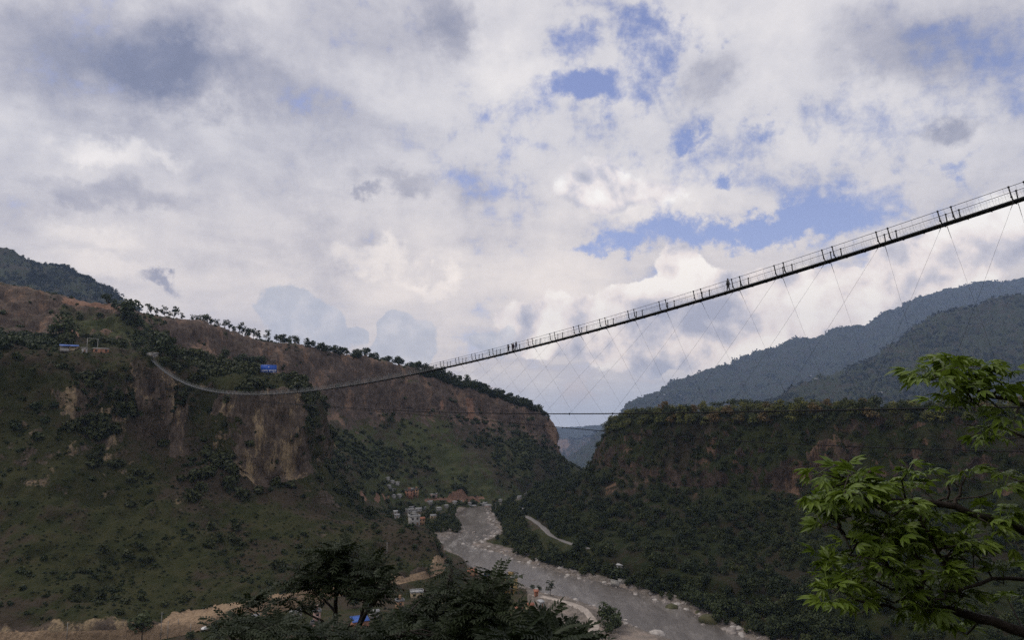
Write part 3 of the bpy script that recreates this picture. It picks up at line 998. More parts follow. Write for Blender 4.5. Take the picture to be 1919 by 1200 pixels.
def put_tree(kind, k, p, h, name, label, group, rz=None, wide=1.0, cat='tree'):
    """a thing with trunk and crown: copies share mesh data"""
    base = 12.0 if kind in ('slim', 'umbrella', 'conifer') else (11.0 if kind in ('forest', 'rim') else 10.0)
    s = h / base
    t = empty(name, p, random.random() * 6.28 if rz is None else rz)
    t.scale = (s * wide, s * wide, s)
    setp(t, label, cat, group)
    tm, cm, _ = PR[kind][k % len(PR[kind])]
    link(bpy.data.objects.new('trunk', tm), t)
    link(bpy.data.objects.new('crown', cm), t)
    return t


def mass(name, protos, P, S, mat, kind='stuff', squash=1.0, sink=0.0):
    """many plants as ONE object of kind stuff"""
    n = len(P)
    if not n:
        return None
    rng = np.random.default_rng(n)
    Vs, Fs, Ts, off = [], [], [], 0
    ch = rng.integers(0, len(protos), n)
    ang = rng.random(n) * 6.283
    tv = rng.normal(size=n) * .36
    for k, (V, Fq, ti) in enumerate(protos):
        idx = np.where(ch == k)[0]
        if not len(idx):
            continue
        c, s = np.cos(ang[idx]), np.sin(ang[idx])
        x = V[None, :, 0] * c[:, None] - V[None, :, 1] * s[:, None]
        y = V[None, :, 0] * s[:, None] + V[None, :, 1] * c[:, None]
        z = np.repeat(V[None, :, 2], len(idx), 0) * squash
        Q = np.stack([x, y, z], -1) * S[idx][:, None, None] + P[idx][:, None, :] - np.array([0, 0, sink])
        m = Q.shape[1]
        Vs.append(Q.reshape(-1, 3))
        Fs.append((Fq[None] + (np.arange(len(idx)) * m)[:, None, None] + off).reshape(-1, 4))
        Ts.append(np.clip(ti[None] + tv[idx][:, None], 0, 1).ravel())
        off += len(idx) * m
    o = obj_np(name, np.concatenate(Vs), np.concatenate(Fs), mat, attrs={'tint': np.concatenate(Ts)})
    return setp(o, kind=kind)


def scatter(land, n, rng, test=None, up=3.0, margin=60, vis=True):
    """random visible points of a landform, with their grid index"""
    d = LAND[land]
    P = d['P']
    nv_, nu_ = P.shape[:2]
    # area weighting
    e1 = np.linalg.norm(np.diff(P, axis=1)[:-1], axis=2)
    e2 = np.linalg.norm(np.diff(P, axis=0)[:, :-1], axis=2)
    w = (e1 * e2)
    px, py = d['px'][:-1, :-1], d['py'][:-1, :-1]
    w = w * ((px > -margin) & (px < PW + margin) & (py < PH + 120) & (d['f'][:-1, :-1] > 0))
    if test is not None:
        w = w * test(d)[:-1, :-1]
    w = w.ravel()
    if w.sum() <= 0:
        return np.zeros((0, 3)), np.zeros((0, 2), int)
    idx = rng.choice(len(w), n, p=w / w.sum())
    j, i = np.divmod(idx, nu_ - 1)
    a, b = rng.random(n)[:, None], rng.random(n)[:, None]
    Q = P[j, i] * (1 - a) * (1 - b) + P[j, i + 1] * a * (1 - b) + P[j + 1, i] * (1 - a) * b + P[j + 1, i + 1] * a * b
    if vis:
        ok = np.array([visible(q, up) for q in Q])
        Q, j, i = Q[ok], j[ok], i[ok]
    return Q, np.stack([j, i], 1)


def thin(P, dist, seen=None):
    """keep points at least dist apart in plan and height"""
    cell, keep = {}, []
    for k, p in enumerate(P):
        c = tuple(int(math.floor(v / dist)) for v in p)
        bad = False
        for dx in (-1, 0, 1):
            for dy in (-1, 0, 1):
                for dz in (-1, 0, 1):
                    for q in cell.get((c[0] + dx, c[1] + dy, c[2] + dz), ()):
                        if (q[0] - p[0]) ** 2 + (q[1] - p[1]) ** 2 + (q[2] - p[2]) ** 2 < dist * dist:
                            bad = True
        if not bad:
            cell.setdefault(c, []).append(p)
            keep.append(k)
    return np.array(keep, int)


RS = np.random.default_rng(23)
FARV = [(766, 934, 16, 3, 'brick_wall', 'tall unplastered brick building under the far cliff'), (779, 932, 10, 3, 'orange_wall', 'orange block attached to the far brick building'), (770, 922, 10, 1, 'white_wall', 'pale hut above the far brick building'),
        (737, 934, 8, 1, 'white_wall', 'first white hut on the far road west of the brick building'), (748, 933, 8, 1, 'white_wall', 'second white hut on the far road, close to the brick building'), (726, 901, 7, 1, 'white_wall', 'highest white cottage on the slope under the cliff'), (735, 907, 7, 1, 'white_wall', 'white cottage just below the highest one'), (744, 910, 8, 1, 'white_wall', 'rightmost cottage of the three high on the slope'), (729, 916, 7, 1, 'grey_wall', 'grey cottage in the dark trees of the slope'), (738, 922, 7, 1, 'white_wall', 'pale cottage above the huts on the far road'),
        (812, 932, 14, 1, 'pink_wall', 'pinkish shed beside the red landslip'), (804, 946, 12, 1, 'grey_wall', 'grey roofs below the pinkish shed'), (770, 956, 10, 1, 'grey_wall', 'grey roof at the start of the long wall line'), (783, 960, 12, 1, 'white_wall', 'pale roof in the middle of the far village'), (793, 957, 8, 1, 'grey_wall', 'small roof beside the pale mid-village one'), (822, 958, 10, 1, 'white_wall', 'pale roof by the far grove'), (836, 953, 8, 1, 'grey_wall', 'grey house at the far side of the grove'),
        (853, 946, 9, 1, 'white_wall', 'white-grey house below the landslip'), (862, 945, 7, 1, 'grey_wall', 'grey house next to the one below the landslip'), (880, 948, 6, 1, 'white_wall', 'gleaming white hut near the upper river'), (887, 954, 10, 1, 'cream_wall', 'cream-yellow house at the upper river bend'), (906, 949, 14, 1, 'grey_wall', 'long low grey roof beyond the upper river'), (914, 953, 12, 1, 'pink_wall', 'second long roof beyond the upper river'),
        (938, 942, 6, 1, 'white_wall', 'white hut at the tip of the far bank road'), (973, 936, 8, 1, 'white_wall', 'white house where the far road meets the trees'), (987, 937, 7, 2, 'white_wall', 'taller white house beside the dark far trees'), (1022, 932, 5, 1, 'white_wall', 'lone white speck of a house on the wooded spur'), (981, 960, 5, 1, 'white_wall', 'white booth at the start of the asphalt road')]
HPX = [(a[0], a[1], a[2]) for a in FARV] + [(775, 986, 22), (772, 972, 20), (767, 962, 18), (789, 985, 13), (743, 974, 10), (741, 965, 9), (811, 973, 12), (1163, 1066, 11), (955, 1113, 28), (1014, 1140, 12), (992, 1146, 16), (672, 1178, 30), (913, 1083, 14), (884, 1080, 20)]
ROADPX = [(x, y + 1, 12) for x, y in ((995, 974), (1005, 979), (1014, 986), (1021, 992), (1028, 1000), (1036, 1006), (1046, 1011), (1056, 1015), (1066, 1019), (1155, 1040), (1165, 1042), (1180, 1045), (1195, 1048), (1208, 1051), (1335, 1080), (1350, 1084), (1362, 1087), (1376, 1090))]
TREE_N = 0
# --- shrubs on the near promontory
den = lambda d: np.clip(d['veg'] - .15, 0, 1) * (1 - d['soil']) * np.clip(.22 + 2.3 * fbm(d['P'] / 26, 4, 300, .65), 0.02, 1.3) * (1 + 1.8 * (d['vv'][:, None] < 3.3))
Q, ij = scatter('cliff_hill', 5600, RS, den, 2.0)
vv = LAND['cliff_hill']['vv'][ij[:, 0]]
S = (.35 + 1.05 * RS.random(len(Q)) ** 2.2) * np.where(vv < 3.6, 1.6, np.where(vv < 4.3, 1.3, .95))
k = thin(Q, 1.7)
Q, S = Q[k], S[k]
fx, fy, ff_ = project(Q)
ok = ~((fx > 108) & (fx < 315) & (fy > 648) & (fy < 690))
Q, S = Q[ok], S[ok]
fx, fy, ff_ = project(Q)
big = np.argsort(-S / ff_)
inn = np.array([inframe(x, y, -6) and 117 < x < 1802 for x, y in zip(fx, fy)])
big = [i for i in big if inn[i]][:240]
for i in big:
    o = link(bpy.data.objects.new('shrub', SHM[int(RS.integers(5))]))
    o.location = Q[i] - np.array([0, 0, .3])
    o.rotation_euler = (0, 0, RS.random() * 6.28)
    s = S[i] * 1.25
    o.scale = (s, s, s * (.8 + .5 * RS.random()))
    setp(o, 'low dark green shrub growing on the near cliff hill below the far bridge end', 'shrub', 'shrubs on the near cliff hill')
rest = np.setdiff1d(np.arange(len(Q)), big)
mass('undergrowth', SHA, Q[rest], S[rest], M['leaf_mass'], sink=.25)
# --- grass tussocks and low scrub
Q, ij = scatter('cliff_hill', 6000, RS, lambda d: np.clip(d['veg'] - .1, 0, 1) * (1 - d['soil']), .8)
mass('scrub', SHA[:3], Q, .22 + .28 * RS.random(len(Q)), M['leaf_mass'], squash=.7, sink=.1)
# --- brown cliff ridge: dark bushes and small trees on its slope
den = lambda d: np.clip(d['veg'] - .2, 0, 1) * (1 - d['soil']) * np.clip(.30 + 1.7 * fbm(d['P'] / 55, 3, 310), 0, 1) * np.interp(d['vv'], [0, 2, 3, 3.6, 6], [1, 1, .6, .35, .3])[:, None]
Q, ij = scatter('cliff_ridge', 4200, RS, den, 3.0)
vv = LAND['cliff_ridge']['vv'][ij[:, 0]]
S = (.9 + 1.3 * RS.random(len(Q)) ** 2) * np.where(vv < 1.3, .6, 1.0)
mass('bushes', SHA, Q, S, M['leaf_mass_far'], sink=.3)
# --- forest on the plateau side
den = lambda d: np.clip(d['veg'] + .05, 0, 1) * np.clip(.75 + 1.2 * fbm(d['P'] / 40, 3, 320), 0.04, 1)
Q, ij = scatter('forested_plateau', 10500, RS, den, 5.0, margin=900)
vv = LAND['forested_plateau']['vv'][ij[:, 0]]
S = (.40 + .50 * RS.random(len(Q)) ** 1.6) * np.where((vv > 1.1) & (vv < 2.3), .72, 1.0)
Q, S, vv = Q[vv > .98], S[vv > .98], vv[vv > .98]
fx, fy, ff_ = project(Q)
ok = np.ones(len(Q), bool)
for hx0, hy0, hw in ROADPX:
    ok &= ~((np.abs(fx - hx0) < hw * .5 + 4) & (fy > hy0 - 6) & (fy < hy0 + 26))
Q, S = Q[ok], S[ok]
k = thin(Q, 3.4)
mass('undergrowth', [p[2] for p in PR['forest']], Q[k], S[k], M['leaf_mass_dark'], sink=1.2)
# trees along the plateau rim, each its own
d = LAND['forested_plateau']
jr = int(np.argmin(np.abs(d['vv'] - 1.0)))
rim = []
for jj in (jr - 6, jr - 4, jr - 2, jr, jr + 3, jr + 7):
    for i in range(0, d['P'].shape[1]):
        rim.append(d['P'][jj, i])
rim = np.array(rim)
RS.shuffle(rim)
fx, fy, ff_ = project(rim)
rim = rim[(fx > 1100) & (fx < PW + 40)]
rim = rim[thin(rim, 7.2)]
rim = np.array([p for p in rim if visible(p, 9)])
print('rim trees', len(rim))
for n_, p in enumerate(rim[:150]):
    x_ = project(p)[0]
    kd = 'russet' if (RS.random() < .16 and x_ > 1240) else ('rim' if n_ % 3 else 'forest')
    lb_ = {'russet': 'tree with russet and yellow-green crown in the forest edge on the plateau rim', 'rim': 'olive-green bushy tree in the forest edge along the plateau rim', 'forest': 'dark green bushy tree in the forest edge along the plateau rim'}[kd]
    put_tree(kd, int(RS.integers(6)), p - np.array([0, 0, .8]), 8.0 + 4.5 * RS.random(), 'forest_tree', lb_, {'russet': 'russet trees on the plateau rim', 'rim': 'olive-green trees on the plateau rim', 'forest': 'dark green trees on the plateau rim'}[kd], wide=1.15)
# trees behind the rim, tops showing over it
for x_, y_, h_, kd in ((1372, 752, 17, 'umbrella'), (1345, 757, 14, 'umbrella'), (1320, 762, 11, 'round'), (1248, 766, 9, 'round'), (1278, 764, 9, 'round'), (1296, 763, 11, 'round'), (1398, 757, 15, 'umbrella'), (1420, 760, 13, 'umbrella'), (1440, 763, 12, 'round'), (1500, 765, 10, 'round'), (1470, 765, 9, 'round'), (1556, 764, 10, 'round'), (1640, 764, 10, 'round'), (1700, 762, 9, 'russet'), (1530, 763, 9, 'russet'), (1450, 765, 9, 'russet'), (1610, 763, 9, 'russet'), (1760, 762, 10, 'round'), (1850, 760, 10, 'round')):
    Y_ = 760 - (x_ - 1250) * .18
    p = at(x_, 778, Y_)
    p.z = ground_at(p.x, p.y) - .3
    lb_ = {'umbrella': 'broad-crowned tree with bare lower trunk standing tallest behind the plateau forest edge', 'round': 'dark rounded tree standing behind the plateau forest edge', 'russet': 'russet-topped tree standing behind the plateau forest edge'}[kd]
    put_tree(kd, x_, p, h_, 'forest_tree', lb_, kd + ' trees behind the plateau rim', wide=1.1)
# --- skyline trees along the rim of the brown ridge
d = LAND['cliff_ridge']
jr = int(np.argmin(np.abs(d['vv'] - 1.0)))


def rim_at(x, dj=0):
    i = int(np.argmin(np.abs(d['px'][jr + dj] - x)))
    return d['P'][jr + dj, i]


ORD = ['first', 'second', 'third', 'fourth', 'fifth', 'sixth', 'seventh', 'eighth', 'ninth', 'tenth', 'eleventh', 'twelfth', 'thirteenth', 'fourteenth', 'fifteenth', 'sixteenth', 'seventeenth', 'eighteenth', 'nineteenth', 'twentieth',
       'twenty-first', 'twenty-second', 'twenty-third', 'twenty-fourth', 'twenty-fifth', 'twenty-sixth', 'twenty-seventh', 'twenty-eighth']
SKY = [(286, 21, 0), (292, 16, 0), (308, 26, 0), (318, 18, 0), (326, 27, 0), (340, 15, 0), (362, 24, 0), (369, 21, 0), (380, 24, 0), (389, 25, 0), (397, 20, 0), (409, 18, 0), (420, 19, 0), (430, 22, 0), (438, 15, 1), (446, 21, 0), (455, 24, 0), (466, 20, 1), (476, 24, 0), (482, 22, 0), (488, 15, 0), (496, 24, 0), (503, 10, 0), (518, 20, 0), (531, 20, 1), (542, 21, 1), (552, 18, 1), (560, 12, 0)]
for n_, (x_, h_, kd) in enumerate(SKY):
    p = Vector(rim_at(x_, -2))
    hm = h_ * p.y / F * RS.uniform(.85, 1.2)
    put_tree('round' if kd else 'slim', n_, p - Vector((0, 0, .5)), hm, 'skyline_tree', ('bushy ' if kd else 'slender ') + ORD[n_] + ' tree from the big dark tree along the bare ridge skyline', 'row of trees on the ridge skyline', wide=RS.uniform(.9, 1.2) if kd else RS.uniform(1.0, 1.7)).rotation_euler = (RS.normal() * .07, RS.normal() * .07, RS.random() * 6.28)
p = pick(246, 602)
put_tree('round', 1, p - Vector((0, 0, .8)), 44 * p.y / F, 'skyline_tree', 'biggest dark broad-crowned tree on the skyline above the brown slope', None, wide=1.18)
# wooded part of that rim
xs = list(np.arange(576, 1022, 8.5))
for n_, x_ in enumerate(xs):
    x_ = x_ + RS.normal() * 2
    p = Vector(rim_at(x_, int(RS.integers(-3, 3))))
    h_ = np.interp(x_, [576, 640, 760, 800, 1020], [18, 17, 17, 14, 15]) * (.75 + .5 * RS.random())
    put_tree('far', n_, p - Vector((0, 0, .6)), h_ * p.y / F, 'ridge_tree', 'bushy green tree in the wooded strip along the ridge rim above the brown cliff', 'wooded strip on the ridge rim', wide=1.05)
rp = []
for x_ in np.arange(790, 1030, 2.4):
    for _ in range(4):
        rp.append(rim_at(x_ + RS.normal() * 2, int(RS.integers(0, 12))))
mass('bushes', [p[2] for p in PR['far']], np.array(rp), .45 + .4 * RS.random(len(rp)), M['leaf_mass'], sink=1)
# --- trees and bushes on top of the near promontory
TOP = [(118, 636, 40, 'round', 'dark tree beside the blue market roofs at the bridge end'), (180, 655, 20, 'round', 'small dark tree behind the white goal-like frame'), (270, 668, 16, 'round', 'low tree just above the white bridge anchorage'), (293, 668, 42, 'round', 'tall dark tree clump behind the bridge anchorage'),
       (312, 672, 38, 'round', 'dense dark tree beside the tall clump behind the anchorage'), (328, 676, 28, 'round', 'third dark tree of the clump behind the anchorage, lowest one'), (253, 656, 24, 'round', 'dark tree up-slope from the white bridge anchorage'), (230, 658, 20, 'round', 'dark bushy tree between goal frame and bridge anchorage'), (308, 690, 20, 'round', 'small tree where the walkway meets the far cliff'),
       (420, 674, 19, 'round', 'round dark tree standing alone on the green terrace'), (398, 680, 14, 'round', 'small bush-like tree beside the round terrace tree'), (456, 686, 22, 'round', 'dark tree at the start of the row behind the billboard'), (472, 690, 22, 'round', 'dark tree in the middle of the row behind the billboard'), (488, 692, 24, 'round', 'dark tree directly beside the blue billboard'),
       (440, 686, 17, 'round', 'smaller tree leading the row behind the billboard'), (528, 700, 16, 'slim', 'slim tree just past the blue billboard'), (536, 718, 18, 'round', 'leafy tree on the cliff corner below the billboard'), (548, 726, 16, 'round', 'leafy bush-tree lowest on the cliff corner'), (560, 730, 12, 'round', 'pale-leaved small tree at the very tip of the cliff corner'), (380, 690, 12, 'round', 'low tree on the terrace edge above the cliff'), (350, 690, 14, 'round', 'low tree above the sagging walkway'),
       (150, 600, 12, 'far', 'small tree on the grassy shoulder under the red road cut'), (252, 614, 28, 'far', 'dark tree in the gully below the big skyline tree'), (200, 570, 18, 'far', 'tree on the grassy crest at the foot of the wooded hill'), (180, 562, 16, 'far', 'tree near the crest between wooded hill and red road cut'), (215, 578, 16, 'far', 'low tree next to the biggest skyline tree')]
for n_, (x_, y_, h_, kd, lb_) in enumerate(TOP):
    p = pick(x_, y_)
    if p is None:
        continue
    put_tree(kd, n_, p - Vector((0, 0, .5)), h_ * p.length / F, 'tree', lb_, None, wide=1.15)
# --- far mountain woods
for nm, n, s0 in (('blue_mountain', 2400, 2.0), ('dark_mountain', 2600, 1.3), ('wooded_hill', 1200, 1.4), ('hazy_hill', 400, 2.2)):
    dd = LAND[nm]
    Q, ij = scatter(nm, n, RS, lambda d: np.clip(.3 + 1.5 * fbm(d['P'] / 160, 3, 330), 0.05, 1) * (d['vv'][:, None] > .97), 6.0)
    mass('woods', [(p[2][0][:480], p[2][1][:120], p[2][2][:480]) for p in PR['far']], Q, s0 * (.7 + .7 * RS.random(len(Q))), M['leaf_mountain'], sink=1)
    jr_ = int(np.argmin(np.abs(dd['vv'] - 1.0)))
    row = dd['P'][jr_]
    ok = (dd['px'][jr_] > 60) & (dd['px'][jr_] < PW + 60)
    row = row[ok]
    pk = row[RS.integers(0, len(row), 420)] + RS.normal(size=(420, 3)) * np.array([6, 6, .5])
    mass('woods', [(p[2][0][:480], p[2][1][:120], p[2][2][:480]) for p in PR['far']], pk, s0 * (.6 + .8 * RS.random(420)), M['leaf_mountain'], sink=1)
# --- valley floor: trees one by one, the rest as a mass
d = LAND['ground']
GROVE = inpoly(fpx, fpy, [(690, 942), (800, 938), (905, 937), (862, 966), (858, 1000), (812, 1000), (768, 992), (700, 962)])
gden = lambda d: (d['veg'] > .55) * (~ins) * (dRL > 13) * (segdist(GX, GY, ROADR) > 5.5) * (segdist(GX, GY, TRACK) > 5) * np.where(left, np.clip(.15 + 1.5 * fbm(FLP / 40, 3, 340), 0.02, 1), 1.0) * np.where(left & (GY < 480), .22, 1) * np.where(left, 1, 16.0) * np.where(GROVE, 9.0, 1)
BANK = inpoly(fpx, fpy, [(915, 948), (985, 944), (1000, 980), (1035, 1010), (1160, 1045), (1370, 1095), (1620, 1160), (1620, 1230), (1430, 1215), (1300, 1148), (1180, 1105), (1085, 1080), (962, 1043), (948, 1015), (938, 990)])
free = (~ins) & (dRL > 12) & (segdist(GX, GY, ROADR) > 5.0) & (segdist(GX, GY, TRACK) > 5) & (db > 3)
Q1, _i = scatter('ground', 1500, RS, gden, 5.0, margin=20)
Q2, _i = scatter('ground', 1500, RS, lambda d: (GROVE & free) * 1.0, 6.0, margin=20)
Q3, _i = scatter('ground', 2200, RS, lambda d: (BANK & free & ~left) * 1.0, 6.0, margin=20)
Q = np.concatenate([Q1, Q2, Q3])
S = .38 + .45 * RS.random(len(Q))
print('valley', len(Q1), len(Q2), len(Q3))
k = thin(Q, 3.8)
Q, S = Q[k], S[k]
fx, fy, ff_ = project(Q)
ok = np.ones(len(Q), bool)
for hx0, hy0, hw in HPX:
    ok &= ~((np.abs(fx - hx0) < hw * .5 + 3) & (fy > hy0 - 5) & (fy < hy0 + 13))
for hx0, hy0, hw in ROADPX:
    ok &= ~((np.abs(fx - hx0) < hw * .5 + 4) & (fy > hy0 - 7) & (fy < hy0 + 24))
Q, S = Q[ok], S[ok]
far_ = np.argsort(Q[:, 1] / S)
fx, fy, ff_ = project(Q)
ind = [i for i in far_ if inframe(fx[i], fy[i], -4) and 120 < fx[i] < 1800][:90]
for i in ind:
    sd = 'grove across the river below the plateau cliff' if not (segdist(np.array(Q[i][0]), np.array(Q[i][1]), LB) < segdist(np.array(Q[i][0]), np.array(Q[i][1]), RB)) else 'scattered village trees near the dirt road'
    put_tree('round', int(RS.integers(5)), Q[i] - np.array([0, 0, .5]), S[i] * 12.5, 'valley_tree', 'dark leafy tree in the ' + sd, sd, wide=1.1)
rest = np.setdiff1d(np.arange(len(Q)), ind)
mass('undergrowth', [p[2] for p in PR['round']], Q[rest], S[rest], M['leaf_mass_dark'], sink=.8)
# single trees that the photograph shows by the river
for x_, y_, h_, kd, lb_ in ((1031, 1117, 27, 'slim', 'lone sparse tree on the sandy spit by the water'), (1140, 1172, 38, 'round', 'dark tree at the water edge beyond the sand track'), (1153, 1186, 30, 'round', 'tree just behind the dark water-edge tree'), (1136, 1190, 22, 'round', 'low bushy tree beside the sand track end'), (1160, 1206, 24, 'round', 'lowest tree at the river bank by the sand'), (842, 1062, 16, 'round', 'small round-topped tree standing at the river bend'),
                            (266, 1198, 38, 'round', 'roadside tree with pale trunks below the near hill'), (357, 1204, 16, 'round', 'round bush-like tree at the roadside by the car'), (408, 1196, 26, 'round', 'dense green tree beside the dirt road near the car'), (1010, 1108, 10, 'round', 'small bush on the bank above the sandy spit'), (998, 1106, 9, 'round', 'second small bush on the bank beside the yellow house'), (806, 1085, 22, 'slim', 'thin tree where the dirt road rounds the nose')):
    p = atz(x_, y_, -112.0)
    p = pick(x_, min(y_, 1199)) or p
    if y_ > 1199:
        p = atz(x_, y_, -108.0)
        p.z = floor_z(p.x, p.y)
    put_tree(kd, x_, p - Vector((0, 0, .4)), h_ * p.length / F, 'valley_tree', lb_, None, wide=1.2)

# ------------------------------------------------------------------ rocks along the river
def rock_mesh(seed, mat):
    bm = bmesh.new()
    bmesh.ops.create_icosphere(bm, subdivisions=3, radius=1)
    V = np.array([v.co[:] for v in bm.verts])
    n = 1 + .32 * fbm(V * 1.1, 3, seed) + .14 * fbm(V * 3, 3, seed + 3)
    V = V * n[:, None] * np.array([1.15, .95, .72])
    Fq = np.array([[v.index for v in f.verts] for f in bm.faces])
    bm.free()
    return V, Fq


M['rock'] = plain('river boulder', (.30, .265, .24), .9, .45, 1.6, c2=(.15, .13, .12), bmp=.5)
M['rock_pale'] = plain('pale boulder', (.46, .42, .385), .9, .35, 1.6, bmp=.5)
M['rock_moss'] = plain('mossy boulder', (.085, .080, .040), .95, .5, 1.4, c2=(.045, .048, .022), bmp=.6)
RKA = [rock_mesh(400 + i * 9, None) for i in range(5)]
RKM = {mn: [mesh_np('boulder', V, Fq, M[mn]) for V, Fq in RKA] for mn in ('rock', 'rock_pale', 'rock_moss')}


def put_rock(p, r, label, group=None, mn='rock', k=0, sink=.25):
    o = link(bpy.data.objects.new('boulder', RKM[mn][k % 5]))
    o.location = Vector(p) - Vector((0, 0, r * sink))
    o.scale = (r, r, r)
    o.rotation_euler = (RS.normal() * .2, RS.normal() * .2, RS.random() * 6.28)
    return setp(o, label, 'boulder', group)


cand = []
for L_, sd, n_ in ((LB, -1, 800), (RB, 1, 1700)):
    L_ = np.array(L_)
    seg = np.linalg.norm(np.diff(L_, axis=0), axis=1)
    cum = np.concatenate([[0], np.cumsum(seg)])
    for s in RS.random(n_) * cum[-1]:
        x_, y_ = np.interp(s, cum, L_[:, 0]), np.interp(s, cum, L_[:, 1])
        o_ = RS.normal() * (4.2 if sd > 0 else 2.6) + sd * 4.0
        cand.append((x_ + o_, y_ + RS.normal() * 1.5, .45 + 1.7 * RS.random() ** 2.8, sd))
for _ in range(170):                                             # the two rapids
    x_, y_ = RS.uniform(815, 945), RS.uniform(990, 1038)
    q = atz(x_, y_, ZR)
    if min(segdist(np.array(q.x), np.array(q.y), LB), segdist(np.array(q.x), np.array(q.y), RB)) < 9:
        cand.append((q.x, q.y, .5 + 2.0 * RS.random() ** 2.3, 0))
C4 = [(x_, y_, max(floor_z(x_, y_), ZR - .2), r, sd) for x_, y_, r, sd in cand]
C4 = [c for c in C4 if 230 < c[1] < 800 and visible(c[:3], 1.0)]
C4.sort(key=lambda c: -c[3] / c[1])
RK_N = 0
rest = []
for c in C4:
    x_, y_, _f = project(np.array(c[:3]))
    if RK_N < 200 and inframe(x_, y_, -4) and 120 < x_ < 1800:
        RK_N += 1
        mn = 'rock_pale' if RS.random() < .35 else 'rock'
        sd = 'stony far bank under the trees' if c[4] > 0 else ('low near bank by the houses' if c[4] < 0 else 'rapids at the river bend')
        put_rock(c[:3], c[3], ('pale' if mn == 'rock_pale' else 'grey-brown') + ' boulder among many on the ' + sd, ('pale' if mn == 'rock_pale' else 'grey-brown') + ' boulders on the ' + sd, mn, RK_N)
    else:
        rest.append(c)
if rest:
    Vs, Fs, off = [], [], 0
    for n_, c in enumerate(rest):
        V, Fq = RKA[n_ % 5]
        Vs.append(V * c[3] * .9 + np.array([c[0], c[1], c[2] - c[3] * .2]))
        Fs.append(Fq + off)
        off += len(V)
    setp(obj_np('gravel', np.concatenate(Vs), np.concatenate(Fs), M['rock']), kind='stuff')
for x_, y_, r, mn, lb_ in ((1332, 1166, 6.2, 'rock_moss', 'huge moss-green boulder standing in the water at the far bank'), (1258, 1140, 3.2, 'rock_moss', 'mossy boulder upstream of the huge green boulder'), (1310, 1150, 2.6, 'rock_moss', 'smaller mossy boulder beside the huge green boulder'), (1233, 1190, 3.6, 'rock_pale', 'big pale flat boulder in the near shallows'), (1370, 1186, 3.5, 'rock', 'dark broad boulder at the far bank by the frame bottom'),
                           (868, 1021, 1.6, 'rock_pale', 'white boulder breaking the rapids mid-river'), (888, 999, 2.0, 'rock', 'dark flat boulder in mid-river above the rapids'), (913, 995, 1.5, 'rock', 'low dark rock in the river near the wooded bank'), (1000, 1089, 1.0, 'rock', 'small rock at the tip of the sandy spit')):
    p = atz(x_, y_, ZR)
    put_rock(p, r, lb_, None, mn, x_, .1)

# ------------------------------------------------------------------ suspension footbridge
M['steel_dark'] = plain('dark galvanised steel', (.060, .062, .066), .6, .35, 4.0, .3)
M['steel_pale'] = plain('galvanised steel', (.42, .43, .43), .55, .25, 4.0, .2)
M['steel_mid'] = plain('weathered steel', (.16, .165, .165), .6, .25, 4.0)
M['cable'] = plain('steel cable', (.022, .022, .024), .85, .3, 3.0, .0, spec=.1)
M['netting'] = plain('railing wire netting', (.30, .31, .31), .6, .2, 4.0)

DECK = [(281, 671), (297, 686), (313, 699), (330, 711), (347, 719), (363, 725), (397, 733), (430, 738), (480, 740.5), (530, 738), (560, 736), (600, 731), (654, 725), (760, 704), (810, 693), (872, 678), (900, 672), (990, 650), (1077, 627.5), (1182, 598), (1242, 581), (1308, 561.5), (1380, 539), (1462, 516), (1555, 487), (1662, 454), (1783, 416), (1802, 409), (1860, 390)]


def bdepth(x):
    return 1.0 / (0.0020 + (x - 280) * 7.85e-6)


BP = np.array([tuple(at(x, y, bdepth(x))) for x, y in DECK])
B0 = Vector((BP[0][0], BP[0][1], 0))
BD = (Vector((BP[-1][0], BP[-1][1], 0)) - B0).normalized()
BN = Vector((BD.y, -BD.x, 0))                # towards the near side of the walkway: (-.8,-.6)
if BN.y > 0:
    BN = -BN
bs = (BP[:, 0] - B0.x) * BD.x + (BP[:, 1] - B0.y) * BD.y
zc = np.polyfit(bs / 500, BP[:, 2], 5, w=1 / BP[:, 1])
S_END = float(bs[-1]) + 48.0
sl_ = float(bs[-1])
slope_end = (np.polyval(zc, sl_ / 500) - np.polyval(zc, (sl_ - 5) / 500)) / 5


def bz(s):
    if s > sl_:
        return float(np.polyval(zc, sl_ / 500) + slope_end * (s - sl_))
    return float(np.polyval(zc, s / 500))


def bpt(s, side=0.0, up=0.0):
    """point on the walkway: side metres towards the near side, up metres square to the walking surface"""
    p = B0 + BD * s
    sl = (bz(s + .5) - bz(s - .5))
    tz = Vector((BD.x, BD.y, sl)).normalized()
    nz = BN.cross(tz)
    if nz.z < 0:
        nz = -nz
    return Vector((p.x, p.y, bz(s))) + BN * side + nz * up


bridge = empty('suspension_bridge', bpt(280))
setp(bridge, 'long thin steel suspension footbridge sagging across the gorge', 'footbridge')
BO = bridge.location.copy()


def rel(VF):
    return [tuple(Vector(v) - BO) for v in VF[0]], VF[1]


NS = [0.0]
while NS[-1] < S_END:
    NS.append(NS[-1] + 1.3)
HWD = 0.52
# phase: node frames (braced) every 6.65 m, one at the node seen at x=1783
s_ref = ((at(1651, 458, bdepth(1651)).x - B0.x) * BD.x + (at(1651, 458, bdepth(1651)).y - B0.y) * BD.y)
NODE = [s_ref + k * 6.65 for k in range(-90, 12)]
NODE = [s for s in NODE if 3 < s < S_END - 2]
